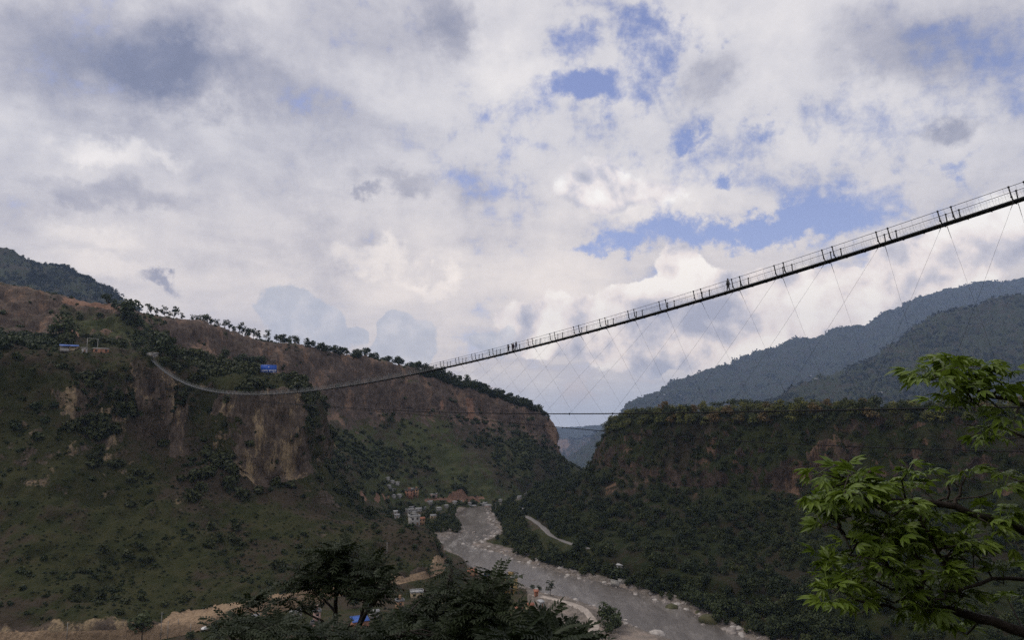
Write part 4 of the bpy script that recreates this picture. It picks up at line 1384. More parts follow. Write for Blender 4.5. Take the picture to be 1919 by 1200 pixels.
# deck: channel-edged plate with crossbeams below
ring = [(-HWD, .04), (-HWD - .05, .04), (-HWD - .05, -.13), (-HWD, -.13), (-HWD, -.03), (HWD, -.03), (HWD, -.13), (HWD + .05, -.13), (HWD + .05, .04), (HWD, .04)]
V, Fq = [], []
for s in NS:
    V += [tuple(bpt(s, a, u) - BO) for a, u in ring]
for i in range(len(NS) - 1):
    for k in range(10):
        Fq.append((i * 10 + k, i * 10 + (k + 1) % 10, (i + 1) * 10 + (k + 1) % 10, (i + 1) * 10 + k))
deck = obj_np('deck', V, Fq, M['steel_dark'], bridge)


def box_on(s, side, u0, u1, ws, wa):
    """upright bar standing square to the deck"""
    c = [bpt(s + a, side + b, u) for u in (u0, u1) for a, b in ((-ws, -wa), (ws, -wa), (ws, wa), (-ws, wa))]
    return [tuple(v - BO) for v in c], [(0, 3, 2, 1), (4, 5, 6, 7), (0, 1, 5, 4), (1, 2, 6, 5), (2, 3, 7, 6), (3, 0, 4, 7)]


for i, s in enumerate(NS[::1]):
    pass
cb = Parts()
for s in np.arange(1.0, S_END, 2.216):
    c = [bpt(s + a, b, u) for u in (-.20, -.135) for a, b in ((-.04, -.60), (.04, -.60), (.04, .60), (-.04, .60))]
    cb.add(([tuple(v - BO) for v in c], [(0, 3, 2, 1), (4, 5, 6, 7), (0, 1, 5, 4), (1, 2, 6, 5), (2, 3, 7, 6), (3, 0, 4, 7)]))
link(bpy.data.objects.new('crossbeam', cb.mesh('crossbeam', M['steel_dark'], False)), bridge)['kind'] = 'stuff'
for a in (-.46, .46):
    link(bpy.data.objects.new('main_cable', Parts().add(rel(tube([bpt(s, a, -.09) for s in NS], [.055] * len(NS), 5))).mesh('main_cable', M['cable'])), bridge)
for a in (-1.0, 1.0):
    link(bpy.data.objects.new('handrail_cable', Parts().add(rel(tube([bpt(s, a, 1.32) for s in NS], [.028] * len(NS), 5))).mesh('handrail_cable', M['cable'])), bridge)


def nside(u):
    return float(np.interp(u, [-.05, .25, 1.4], [.57, .86, .98]))


net = Parts()
for a in (-1, 1):
    for u, r in ((.10, .006), (.22, .006), (.34, .006), (.46, .006), (.58, .006), (1.0, .005)):
        net.add(rel(tube([bpt(s, a * nside(u), u) for s in NS[::2]], [r] * len(NS[::2]), 3)))
    for s in np.arange(.6, S_END, 1.108):
        net.add(rel(tube([bpt(s, a * .57, 0), bpt(s, a * .86, .25), bpt(s, a * .98, 1.32)], [.011] * 3, 3)))
    for s in np.arange(.3, S_END, .554):
        net.add(rel(tube([bpt(s, a * .57, 0), bpt(s, a * .86, .25), bpt(s, a * .92, .72)], [.006] * 3, 3)))
o = link(bpy.data.objects.new('railing_netting', net.mesh('railing_netting', M['netting'], False)), bridge)
o['kind'] = 'stuff'
# uprights: the hundred nearest one by one, the others together
near_nodes = sorted(NODE, key=lambda s: bpt(s).length)[:26]


def upright(s, a):
    P = Parts()
    L_ = ((.50, -.10), (.62, -.02), (.86, .25), (.98, 1.42))
    for (a0, u0), (a1, u1) in zip(L_[:-1], L_[1:]):
        c = [bpt(s + e, a * q + f, u) for q, u in ((a0, u0), (a1, u1)) for e, f in ((-.055, -.04), (.055, -.04), (.055, .04), (-.055, .04))]
        P.add(([tuple(v - BO) for v in c], [(0, 3, 2, 1), (4, 5, 6, 7), (0, 1, 5, 4), (1, 2, 6, 5), (2, 3, 7, 6), (3, 0, 4, 7)]))
    P.add(box_on(s, a * .97, 1.24, 1.38, .09, .055))
    P.add(box_on(s, a * .88, .18, .34, .085, .06))
    return P


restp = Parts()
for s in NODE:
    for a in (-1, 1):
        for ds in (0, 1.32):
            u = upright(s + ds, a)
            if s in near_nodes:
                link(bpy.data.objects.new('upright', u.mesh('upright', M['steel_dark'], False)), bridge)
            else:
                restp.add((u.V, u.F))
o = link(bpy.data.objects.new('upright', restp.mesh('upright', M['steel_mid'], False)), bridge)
o['kind'] = 'stuff'
# the two storm guys and their ties
GN = [(120, 690), (230, 712), (330, 732), (450, 749), (560, 758.5), (700, 768), (800, 773), (950, 776), (1100, 777), (1300, 774.5), (1500, 771), (1700, 767), (1919, 762), (2200, 757)]
GF = [(200, 730), (330, 743), (450, 752), (575, 760.5), (700, 771), (850, 783.5), (1000, 797), (1200, 815), (1400, 830), (1600, 839), (1802, 845), (1919, 849), (2300, 855)]


def guy_point(s, side, prof):
    w = side * (12.5 + 1.55e-4 * (s - 290) ** 2) if side > 0 else side * (11.5 + .8e-4 * (s - 300) ** 2)
    q = B0 + BD * s + BN * w
    y = 770.0
    for _ in range(5):
        dy = (CY - y) / F
        x = CX + F * q.x / q.y * (CP - dy * SP)
        y = float(np.interp(x, [a for a, _ in prof], [b for _, b in prof]))
    dy = (CY - y) / F
    return Vector((q.x, q.y, q.y * (SP + dy * CP) / (CP - dy * SP)))


GS = np.arange(6, S_END - 20, 3.0)
for side, prof in ((1, GN), (-1, GF)):
    pts = [guy_point(s, side, prof) for s in GS]
    zz = np.array([p.z for p in pts])
    for _ in range(30):
        zz[1:-1] = (zz[:-2] + 2 * zz[1:-1] + zz[2:]) / 4
    for p, z_ in zip(pts, zz):
        p.z = z_
    link(bpy.data.objects.new('storm_guy', Parts().add(rel(tube(pts, [.075] * len(pts), 5))).mesh('storm_guy', M['cable'])), bridge)
    near = set(sorted(NODE, key=lambda s: bpt(s).length)[:46])
    restp = Parts()
    for s in NODE:
        if s < 8 or s > S_END - 26:
            continue
        i = int(np.argmin(np.abs(GS - s)))
        e = pts[i]
        a = bpt(s, side * .58, -.15)
        m = a.lerp(e, .5) - Vector((0, 0, .12))
        tb = Parts().add(rel(tube([a, m, e], [.0095] * 3, 4))).add(rel(tube([a, a.lerp(e, .05)], [.035, .02], 4))).add(rel(tube([e + Vector((0, 0, .14)), e - Vector((0, 0, .14))], [.075, .075], 4)))
        if s in near:
            link(bpy.data.objects.new('tie_cable', tb.mesh('tie_cable', M['cable'])), bridge)
        else:
            restp.add((tb.V, tb.F))
    o = link(bpy.data.objects.new('tie_cable', restp.mesh('tie_cable', M['cable'])), bridge)
    o['kind'] = 'stuff'


# ------------------------------------------------------------------ people on the bridge
def skin_obj(name, pts, edges, radii, mat, parent, root=0, sub=1):
    me = bpy.data.meshes.new(name)
    me.from_pydata(pts, edges, [])
    me.materials.append(mat)
    o = link(bpy.data.objects.new(name, me), parent)
    md = o.modifiers.new('skin', 'SKIN')
    md.use_smooth_shade = True
    for i, v in enumerate(me.skin_vertices[0].data):
        r = radii[i]
        v.radius = r if isinstance(r, tuple) else (r, r)
        v.use_root = (i == root)
    sb = o.modifiers.new('sub', 'SUBSURF')
    sb.levels = sb.render_levels = sub
    return o


def person(s, side, face, h, cols, label, stride=.16, armf=(.18, -.12), lean=0.0, hold=False, group=None, wide=1.0, skirt=False):
    """one walking figure; face is the heading along the bridge (+1 = towards the near end)"""
    p0 = bpt(s, side, .045)
    hd = BD * face
    root = empty('person', p0, math.atan2(hd.y, hd.x))
    setp(root, label, 'person', group)
    k = h / 1.70
    # local axes: x forward, y left, z up
    J, E, R = [], [], []

    def j(x, y, z, r, par=None):
        J.append((x * k + lean * max(z - .9, 0) * k, y * k, z * k))
        R.append(tuple(q * k for q in r) if isinstance(r, tuple) else r * k)
        if par is not None:
            E.append((par, len(J) - 1))
        return len(J) - 1
    pel = j(0, 0, .93, (.105, .15))
    wai = j(0, 0, 1.08, (.095, .135), pel)
    che = j(.01, 0, 1.28, (.115, .165), wai)
    nck = j(0, 0, 1.44, .060, che)
    nk2 = j(.015, 0, 1.50, .052, nck)
    hd1 = j(.03, 0, 1.57, (.085, .075), nk2)
    hd2 = j(.02, 0, 1.655, (.088, .072), hd1)
    for sg, sw in ((1, stride), (-1, -stride)):
        hip = j(0, sg * .09, .88, .088, pel)
        kne = j(sw * .55 + .03, sg * .095, .48, .060, hip)
        ank = j(sw * 1.15 - .02 - .05 * (sw < 0), sg * .095, .09, .042, kne)
        j(sw * 1.15 + .13, sg * .105, .035, (.030, .042), ank)
    gr = sharm = None
    hands = []
    for sg, sw in ((1, armf[0]), (-1, armf[1])):
        sho = j(0, sg * .175, 1.39, .062, che)
        elb = j(sw * .55 - .02, sg * .225, 1.12, .045, sho)
        if hold:
            wr = j(sw * .55 + .20, sg * .16, 1.10, .031, elb)
            dv = Vector((.9, -sg * .35, .05)).normalized()
        else:
            wr = j(sw * 1.0 + .03, sg * .225, .88, .031, elb)
            dv = Vector((.22, 0, -.97)).normalized()
        b_ = Vector((J[wr][0] / k - lean * max(J[wr][2] / k - .9, 0), J[wr][1] / k, J[wr][2] / k))
        pl_ = b_ + dv * .055
        pm = j(pl_.x, pl_.y, pl_.z, (.018, .036), wr)
        lat = Vector((1, 0, .2)).normalized() if not hold else Vector((0, 0, 1))
        for q, ln in ((-.027, .060), (-.009, .072), (.009, .068), (.027, .052)):
            a_ = pl_ + dv * .035 + lat * q
            f1 = j(a_.x, a_.y, a_.z, .010, pm)
            b2 = a_ + dv * ln * .55 + Vector((.004, 0, 0))
            f2 = j(b2.x, b2.y, b2.z, .009, f1)
            c2 = a_ + dv * ln + Vector((.012, -sg * .008, 0))
            j(c2.x, c2.y, c2.z, .007, f2)
        t_ = b_ + dv * .03 + lat * .040
        t1 = j(t_.x, t_.y, t_.z, .011, wr)
        t2 = t_ + dv * .035 + lat * .018
        j(t2.x, t2.y, t2.z, .009, t1)
    skin_obj('body', J, E, R, M[cols['skin']], root)
    # clothing follows the same joints, a little fuller
    nb = 7

    def sub(idx, edges, radii, name, mat, sb=1):
        return skin_obj(name, [J[i] for i in idx], edges, [tuple(q * k * wide for q in r) if isinstance(r, tuple) else r * k * wide for r in radii], mat, root, 0, sb)
    L1, L2 = 7, 11
    A1 = 15
    A2 = A1 + 3 + 1 + 12 + 2
    sub([0, L1, L1 + 1, L1 + 2, L2, L2 + 1, L2 + 2], [(0, 1), (1, 2), (2, 3), (0, 4), (4, 5), (5, 6)], [(.125, .165), .105, .078, .062, .105, .078, .062], 'trousers', M[cols['trousers']])
    sub([0, 1, 2, 3, A1, A1 + 1, A1 + 2, A2, A2 + 1, A2 + 2], [(0, 1), (1, 2), (2, 3), (2, 4), (4, 5), (5, 6), (2, 7), (7, 8), (8, 9)],
        [(.135, .175) if not skirt else (.16, .20), (.125, .165), (.140, .185), .075, .078, .060, .048, .078, .060, .048], 'jacket', M[cols['jacket']])
    hx_ = J[hd2]
    hp = [(hx_[0] - .015 * k, hx_[1], hx_[2] - .03 * k), (hx_[0] - .01 * k, hx_[1], hx_[2] + .035 * k), (hx_[0] - .045 * k, hx_[1], hx_[2] - .085 * k)]
    skin_obj('hair', hp, [(0, 1), (0, 2)], [(.098 * k, .084 * k), (.080 * k, .070 * k), (.055 * k, .062 * k)], M[cols['hair']], root)
    # face: nose, eyes, mouth and ears in the skin of the head
    fc = Parts()
    c = Vector(J[hd1])
    for cx, cy, cz, rx, ry, rz in ((.098, 0, .012, .020, .012, .020), (.03, .080, .005, .018, .010, .030), (.03, -.080, .005, .018, .010, .030), (.082, 0, -.040, .012, .026, .007)):
        ico = RKA[0]
        fc.V += [tuple(c + Vector((cx * k + v[0] * rx * k, cy * k + v[1] * ry * k, cz * k + v[2] * rz * k))) for v in ico[0][:0]]
        bm = bmesh.new()
        bmesh.ops.create_icosphere(bm, subdivisions=1, radius=1)
        o_ = len(fc.V)
        fc.V += [tuple(c + Vector(((cx + v.co.x * rx) * k, (cy + v.co.y * ry) * k, (cz + v.co.z * rz) * k))) for v in bm.verts]
        fc.F += [tuple(v.index + o_ for v in f.verts) for f in bm.faces]
        bm.free()
    link(bpy.data.objects.new('face', fc.mesh('face', M[cols['skin']])), root)
    ey = Parts()
    for sg in (1, -1):
        bm = bmesh.new()
        bmesh.ops.create_icosphere(bm, subdivisions=1, radius=1)
        o_ = len(ey.V)
        ey.V += [tuple(c + Vector(((.086 + v.co.x * .010) * k, (sg * .032 + v.co.y * .013) * k, (.036 + v.co.z * .008) * k))) for v in bm.verts]
        ey.F += [tuple(v.index + o_ for v in f.verts) for f in bm.faces]
        bm.free()
    link(bpy.data.objects.new('eyes', ey.mesh('eyes', M['hair'])), root)
    return root


M['skin'] = plain('brown skin', (.26, .15, .10), .6, .15, 6)
M['hair'] = plain('black hair', (.014, .012, .011), .5, .3, 20)
M['grey_cloth'] = plain('grey jacket cloth', (.16, .165, .175), .85, .3, 9)
M['dark_cloth'] = plain('dark cloth', (.030, .031, .034), .9, .3, 9)
M['maroon_cloth'] = plain('dark maroon cloth', (.060, .028, .045), .9, .3, 9)
M['navy_cloth'] = plain('navy cloth', (.025, .035, .075), .9, .3, 9)
M['olive_cloth'] = plain('dark olive cloth', (.045, .050, .038), .9, .3, 9)


def s_of(x):
    Y = bdepth(x)
    p = at(x, 600, Y)
    return (p.x - B0.x) * BD.x + (p.y - B0.y) * BD.y


person(s_of(1363), .35, -1, 1.74, dict(skin='skin', hair='hair', jacket='grey_cloth', trousers='dark_cloth'), 'person in a grey jacket walking alone higher up the bridge', .10, (.1, -.1), .04, wide=1.18)
person(s_of(947.5), .2, 1, 1.60, dict(skin='skin', hair='hair', jacket='olive_cloth', trousers='dark_cloth'), 'person in dark olive, shortest and farthest of the three on the bridge', .10, (.1, -.05), .03, hold=True)
person(s_of(953.5), -.2, 1, 1.72, dict(skin='skin', hair='hair', jacket='maroon_cloth', trousers='maroon_cloth'), 'person in a long maroon coat, middle of the three on the bridge', .12, (.12, -.1), .0, wide=1.22, skirt=True)
person(s_of(962.2), .25, 1, 1.72, dict(skin='skin', hair='hair', jacket='navy_cloth', trousers='navy_cloth'), 'person in navy clothes with legs apart, leading the three on the bridge', .24, (-.1, .2), .02)

# ------------------------------------------------------------------ buildings
PALE = {}


def paint(name, c, rough=.85, var=.18, scale=.8, bmp=0.0):
    if name not in M:
        M[name] = plain(name.replace('_', ' '), c, rough, var, scale, bmp=bmp)
    return M[name]


paint('white_wall', (.34, .33, .315))
paint('cream_wall', (.44, .36, .24))
paint('orange_wall', (.36, .22, .13))
paint('pink_wall', (.40, .27, .23))
paint('yellow_wall', (.52, .36, .15))
paint('grey_wall', (.26, .25, .24))
paint('brick_wall', (.34, .17, .11), scale=2.0)
paint('tin_roof', (.27, .27, .27), .6, .3, 1.2)
paint('rust_roof', (.34, .13, .075), .7, .35, 1.2)
paint('blue_roof', (.045, .12, .42), .5, .25, 1.2)
paint('dark_roof', (.16, .15, .15), .8, .3, 1.2)
paint('white_roof', (.42, .42, .42), .65, .2, 1.2)
paint('concrete', (.36, .345, .32), .9, .25, .9)
paint('wood', (.20, .12, .07), .8, .35, 4)
paint('glass_dark', (.035, .042, .05), .15, .2, 2)
paint('door_blue', (.05, .10, .19), .6)
paint('earth_wall', (.40, .24, .14), .9)


def bx(x0, x1, y0, y1, z0, z1):
    v = [(x, y, z) for z in (z0, z1) for y in (y0, y1) for x in (x0, x1)]
    return v, [(0, 2, 3, 1), (4, 5, 7, 6), (0, 1, 5, 4), (2, 6, 7, 3), (0, 4, 6, 2), (1, 3, 7, 5)]


def part(name, P, mat, parent, loc=None, smooth_=False):
    o = link(bpy.data.objects.new(name, P.mesh(name, M[mat], smooth_)), parent)
    if loc is not None:
        o.location = loc
    return o


def house(p, w, d, storeys, wall, roof, label, rz=0.0, style='flat', nwin=3, group=None, sh=2.9, detail=True, balcony=False, cat='house'):
    """front faces local -y (towards the valley camera when rz = 0)"""
    t = empty('house', p, rz)
    setp(t, label, cat, group)
    h = storeys * sh
    part('wall', Parts().add(bx(-w / 2, w / 2, -d / 2, d / 2, -1.6, h)), wall, t)
    if style == 'flat':
        P = Parts().add(bx(-w / 2 - .35, w / 2 + .35, -d / 2 - .35, d / 2 + .35, h + .003, h + .22))
        for a in (bx(-w / 2 - .3, w / 2 + .3, -d / 2 - .3, -d / 2 - .15, h + .222, h + .95), bx(-w / 2 - .3, w / 2 + .3, d / 2 + .15, d / 2 + .3, h + .222, h + .95), bx(-w / 2 - .3, -w / 2 - .15, -d / 2 - .147, d / 2 + .147, h + .222, h + .94), bx(w / 2 + .15, w / 2 + .3, -d / 2 - .147, d / 2 + .147, h + .222, h + .94)):
            P.add(a)
        rf = part('roof', P, roof, t)
        if detail and storeys > 1:
            part('stair_tower', Parts().add(bx(-w * .12, w * .22, d * .05, d * .38, h + .223, h + 2.5)).add(bx(-w * .16, w * .26, d * .01, d * .42, h + 2.503, h + 2.66)), wall, t)
            part('water_tank', Parts().add(tube([(-w * .3, 0, h + .225), (-w * .3, 0, h + 1.4), (-w * .3, 0, h + 1.7)], [.55, .55, .25], 10)), 'glass_dark', t)
    elif style == 'gable':
        e, r = .5, w * .0 + d * .28
        V = [(-w / 2 - e, -d / 2 - e, h - .02), (w / 2 + e, -d / 2 - e, h - .02), (w / 2 + e, 0, h + r), (-w / 2 - e, 0, h + r), (-w / 2 - e, d / 2 + e, h - .02), (w / 2 + e, d / 2 + e, h - .02)]
        V2 = [(x, y, z + .12) for x, y, z in V]
        Fq = [(0, 3, 2, 1), (3, 4, 5, 2), (6, 7, 8, 9), (9, 8, 11, 10), (0, 1, 7, 6), (4, 10, 11, 5), (0, 6, 9, 3), (3, 9, 10, 4), (1, 2, 8, 7), (2, 5, 11, 8)]
        part('roof', Parts().add((V + V2, Fq)), roof, t)
        part('gable', Parts().add(([(-w / 2 + .01, -d / 2 + .05, h), (-w / 2 + .01, d / 2 - .05, h), (-w / 2 + .01, 0, h + r * .93), (-w / 2 + .12, -d / 2 + .05, h), (-w / 2 + .12, d / 2 - .05, h), (-w / 2 + .12, 0, h + r * .93)], [(0, 1, 2, 2)[:4], (3, 5, 4, 4)[:4], (0, 3, 4, 1), (0, 2, 5, 3), (1, 4, 5, 2)])), wall, t) if False else None
    else:                                       # single pitch
        e = .45
        V = [(-w / 2 - e, -d / 2 - e, h + .02), (w / 2 + e, -d / 2 - e, h + .02), (w / 2 + e, d / 2 + e, h + d * .20), (-w / 2 - e, d / 2 + e, h + d * .20)]
        V2 = [(x, y, z + .1) for x, y, z in V]
        part('roof', Parts().add((V + V2, [(0, 3, 2, 1), (4, 5, 6, 7), (0, 1, 5, 4), (1, 2, 6, 5), (2, 3, 7, 6), (3, 0, 4, 7)])), roof, t)
    if not detail:
        return t
    # openings on the front and on both ends: frame, pane
    for k in range(storeys):
        for i in range(nwin):
            x = -w / 2 + w * (i + .5) / nwin
            if k == 0 and i == nwin // 2:
                dr = part('door', Parts().add(bx(x - .5, x + .5, -d / 2 - .06, -d / 2 + .02, -.02, 2.05)), 'wood', t)
                part('handle', Parts().add(bx(x + .32, x + .38, -d / 2 - .11, -d / 2 - .062, .95, 1.1)), 'steel_pale', dr)
                continue
            z = k * sh + .95
            wf = Parts().add(bx(x - .68, x + .68, -d / 2 - .07, -d / 2 + .02, z - .08, z)).add(bx(x - .68, x + .68, -d / 2 - .07, -d / 2 + .02, z + 1.25, z + 1.33)).add(bx(x - .68, x - .6, -d / 2 - .068, -d / 2 + .02, z + .003, z + 1.247)).add(bx(x + .6, x + .68, -d / 2 - .068, -d / 2 + .02, z + .003, z + 1.247)).add(bx(x - .03, x + .03, -d / 2 - .066, -d / 2 + .02, z + .003, z + 1.247))
            f = part('window', wf, 'wood', t)
            part('pane', Parts().add(bx(x - .597, x - .033, -d / 2 - .03, -d / 2 + .01, z + .004, z + 1.246)).add(bx(x + .033, x + .597, -d / 2 - .03, -d / 2 + .01, z + .004, z + 1.246)), 'glass_dark', f)
        if balcony and k > 0:
            b = Parts().add(bx(-w / 2 - .1, w / 2 + .1, -d / 2 - 1.15, -d / 2 - .08, k * sh - .14, k * sh)).add(bx(-w / 2 - .1, w / 2 + .1, -d / 2 - 1.15, -d / 2 - 1.05, k * sh + .003, k * sh + .85))
            part('balcony', b, 'white_wall', t)
    return t


def hput(x, y, wpx, label, wall, roof, storeys=1, style='flat', rz=None, dpt=.75, nwin=None, **kw):
    p = pick(x, y)
    if p is None:
        p = atz(x, y, -110)
    w = wpx * .88 * p.length / F
    d = max(3.0, w * dpt)
    n = nwin or max(1, min(5, int(w / 2.6)))
    hp_ = Vector((p.x, p.y + d * .4, p.z + .1))
    return house(hp_, w, d, storeys, wall, roof, label, (-math.atan2(p.x, p.y)) + (rz or 0), style, n, **kw)


# village by the dirt road and the sand spit
hput(672, 1178, 30, 'brick hut with a bright blue tin roof behind the sparse dark tree', 'brick_wall', 'blue_roof', 1, 'shed', .25)
hput(955, 1113, 26, 'three-storey yellow and orange house with white balconies by the river', 'yellow_wall', 'white_roof', 3, 'flat', -.35, balcony=True, sh=3.0)
hput(992, 1146, 15, 'small house with a red-orange tin roof near the sand spit', 'cream_wall', 'rust_roof', 1, 'gable', .3)
hput(974, 1154, 14, 'low red-roofed shed just below the red-orange roofed house', 'brick_wall', 'rust_roof', 1, 'shed', .2)
hput(1014, 1140, 9, 'tiny hut with a glaring white tin roof at the sand track', 'white_wall', 'white_roof', 1, 'shed', .6)
hput(1005, 1120, 7, 'dark red hut at the edge of the sand spit', 'rust_roof', 'rust_roof', 1, 'shed', .1)
hput(913, 1083, 13, 'dark violet-blue stall half hidden by the tall dark tree', 'door_blue', 'dark_roof', 1, 'shed', 0)
hput(884, 1080, 20, 'low shelters with red-brown roofs on the river bank', 'earth_wall', 'rust_roof', 1, 'shed', .2)
hput(748, 1150, 14, 'peach-coloured house seen through the foreground leaves', 'orange_wall', 'tin_roof', 2, 'flat', .3)
hput(830, 1168, 24, 'cream house hidden behind the big dark tree', 'cream_wall', 'tin_roof', 2, 'flat', -.2)
hput(857, 1180, 14, 'small tan house under the big dark tree', 'pink_wall', 'tin_roof', 1, 'gable', .2)
hput(592, 1172, 12, 'small pale pink house beside the dark left tree', 'pink_wall', 'tin_roof', 2, 'flat', .2)
hput(589, 1196, 16, 'pinkish two-storey house at the frame bottom below the sparse tree', 'pink_wall', 'dark_roof', 2, 'flat', -.1)
hput(700, 1160, 16, 'grey-roofed house right of the blue tin roof', 'grey_wall', 'tin_roof', 1, 'gable', .3)
hput(553, 1160, 18, 'long grey tin-roofed house beside the dirt road', 'grey_wall', 'tin_roof', 1, 'gable', -.3)
hput(508, 1185, 16, 'hut with a faded turquoise front near the roadside trees', 'door_blue', 'tin_roof', 1, 'shed', 0)
hput(470, 1172, 22, 'low house with pale roof between dirt road and left tree', 'white_wall', 'tin_roof', 1, 'gable', .1)
hput(780, 1122, 24, 'small house with pale flat roof on the green strip below the road', 'cream_wall', 'white_roof', 1, 'flat', .1)
# village in the bend
hput(775, 986, 20, 'white terraced house, largest of the cluster at the river bend', 'white_wall', 'white_roof', 2, 'flat', .3)
hput(772, 972, 18, 'grey-white house stacked above the white terraced house', 'white_wall', 'tin_roof', 2, 'flat', .1)
hput(767, 962, 16, 'pale lilac-roofed house topmost of the bend cluster', 'grey_wall', 'white_roof', 1, 'flat', .1)
hput(789, 985, 12, 'orange-pink house beside the white terraced house', 'orange_wall', 'rust_roof', 2, 'gable', .4)
hput(743, 974, 9, 'little white house apart from the bend cluster', 'white_wall', 'tin_roof', 1, 'gable', .2)
hput(741, 965, 8, 'tiny white house above the little lone white house', 'white_wall', 'white_roof', 1, 'shed', 0)
hput(811, 973, 11, 'yellowish house among the bend trees', 'cream_wall', 'tin_roof', 1, 'gable', .2)
for x_, y_, w_, st, wl, lb_ in FARV:
    hput(x_, y_, w_, lb_, wl, 'tin_roof' if st == 1 else 'dark_roof', st, ('shed', 'gable')[x_ % 2] if st == 1 else 'flat', (x_ * 37 % 11 - 5) * .12, nwin=2, sh=2.6, detail=st > 1)
hput(1163, 1067, 12, 'white hut on the far bank between trees and boulders', 'white_wall', 'white_roof', 1, 'shed', -.4, sh=2.2)
for x_, y_, lb_ in ((1519, 706, 'white house on the shoulder between the two mountains'), (1531, 711, 'smaller white house just below the mountain shoulder house'), (1652, 737, 'lone white house low on the dark mountain'), (1247, 741, 'tiny white house on the blue mountain slope'), (1276, 742, 'second tiny white house on the blue mountain slope')):
    hput(x_, y_, 7, lb_, 'white_wall', 'white_roof', 1, 'shed', 0, detail=False)


# ------------------------------------------------------------------ structures at the far bridge end
def gx_box(name, parent, mat, *boxes):
    P = Parts()
    for b in boxes:
        P.add(bx(*b))
    return part(name, P, mat, parent)


e0 = bpt(0)
yaw = math.atan2(BD.y, BD.x)
an = empty('bridge_anchorage', (e0.x, e0.y, e0.z), yaw)
setp(an, 'white concrete anchorage and landing platform at the far end of the bridge', 'anchorage')
gx_box('platform', an, 'concrete', (-9.0, .6, -2.3, 2.3, -5.5, -.03))
gx_box('parapet', an, 'white_wall', (-9.0, .6, 2.303, 2.55, -1.2, 1.1), (-9.0, .6, -2.55, -2.303, -1.2, 1.1))
gx_box('pillar', an, 'white_wall', (-.5, .1, 1.45, 2.0, -.027, 3.2))
gx_box('pillar', an, 'white_wall', (-.5, .1, -2.0, -1.45, -.027, 3.2))
gx_box('lintel', an, 'white_wall', (-.6, .2, -2.1, 2.1, 3.203, 3.65))
hb = house(Vector((e0.x - 9.5, e0.y + 4.0, e0.z - .4)), 8.0, 4.5, 1, 'white_wall', 'white_roof', 'pale ticket house with dark openings beside the bridge landing', .25, 'flat', 3)
hb2 = house(Vector((e0.x - 3.5, e0.y + 9.0, e0.z + .4)), 7.0, 4.0, 1, 'grey_wall', 'white_roof', 'long pale-roofed shelter just behind the bridge landing', -.2, 'shed', 2)


def stall(x, y, w, label, roof, wall, hgt=3.0):
    p = pick(x, y)
    t = empty('market_stall', p, -math.atan2(p.x, p.y))
    setp(t, label, 'stall')
    d = w * .6
    for a in (-1, 1):
        for b in (-1, 1):
            gx_box('post', t, 'wood', (a * w / 2 - .08, a * w / 2 + .08, b * d / 2 - .08, b * d / 2 + .08, -1.0, hgt - .1))
    gx_box('counter', t, wall, (-w / 2 + .1, w / 2 - .1, -d / 2 - .3, -d / 2 + .3, -1.0, 1.0))
    gx_box('back_wall', t, wall, (-w / 2 + .1, w / 2 - .1, d / 2 - .25, d / 2 - .1, -1.0, hgt - .2))
    V = [(-w / 2 - .5, -d / 2 - .7, hgt - .7), (w / 2 + .5, -d / 2 - .7, hgt - .7), (w / 2 + .5, d / 2 + .4, hgt + .5), (-w / 2 - .5, d / 2 + .4, hgt + .5)]
    V2 = [(a, b, c + .08) for a, b, c in V]
    part('canopy', Parts().add((V + V2, [(0, 3, 2, 1), (4, 5, 6, 7), (0, 1, 5, 4), (1, 2, 6, 5), (2, 3, 7, 6), (3, 0, 4, 7)])), roof, t)
    return t


stall(121, 657, 5.5, 'market stall under a blue sheet with a white edge, farthest from the bridge', 'blue_roof', 'white_wall', 3.6)
stall(137, 657, 5.5, 'market stall under a sagging bright blue tarpaulin', 'blue_roof', 'cream_wall', 3.4)
hput(156, 661, 8, 'low white hut between blue stalls and goal-like frame', 'white_wall', 'dark_roof', 1, 'shed', .1, nwin=1)
hput(187, 662, 24, 'long low brick building with a pale roof behind the goal-like frame', 'brick_wall', 'tin_roof', 1, 'shed', .1, dpt=.35)
p = pick(172, 663)
gf = empty('goal_frame', p, -math.atan2(p.x, p.y) + .25)
setp(gf, 'tall pale steel frame like a goal standing on the near cliff rim', 'frame')
k_ = p.length / F
w_, h_ = 15 * k_, 24 * k_
part('post', Parts().add(tube([(-w_ / 2, 0, -1), (-w_ / 2, 0, h_)], [.14, .14], 8)), 'white_wall', gf)
part('post', Parts().add(tube([(w_ / 2, 0, -1), (w_ / 2, 0, h_)], [.14, .14], 8)), 'white_wall', gf)
part('crossbar', Parts().add(tube([(-w_ / 2 - .15, 0, h_ + .1), (w_ / 2 + .15, 0, h_ + .1)], [.13, .13], 8)), 'white_wall', gf)

# blue billboard with its white line of writing
M['sign_blue'] = plain('billboard blue', (.028, .10, .46), .5, .12, .6)
M['sign_white'] = plain('billboard white', (.72, .74, .80), .6, .1, 1)
p = pick(503, 704)
bb = empty('billboard', p, -math.atan2(p.x, p.y) - .10)
setp(bb, 'blue billboard with white lettering standing on the grassy cliff top', 'billboard')
k_ = p.length / F
w_, h_ = 27 * k_, 13.5 * k_
z0_ = 2.2
part('panel', Parts().add(bx(-w_ / 2, w_ / 2, 0, .15, z0_, z0_ + h_)), 'sign_blue', bb)
fr = Parts()
for b_ in ((-w_ / 2 - .16, w_ / 2 + .16, -.08, .2, z0_ + h_ + .003, z0_ + h_ + .16), (-w_ / 2 - .16, w_ / 2 + .16, -.08, .2, z0_ - .16, z0_ - .003), (-w_ / 2 - .16, -w_ / 2 - .003, -.078, .19, z0_, z0_ + h_), (w_ / 2 + .003, w_ / 2 + .16, -.078, .19, z0_, z0_ + h_)):
    fr.add(bx(*b_))
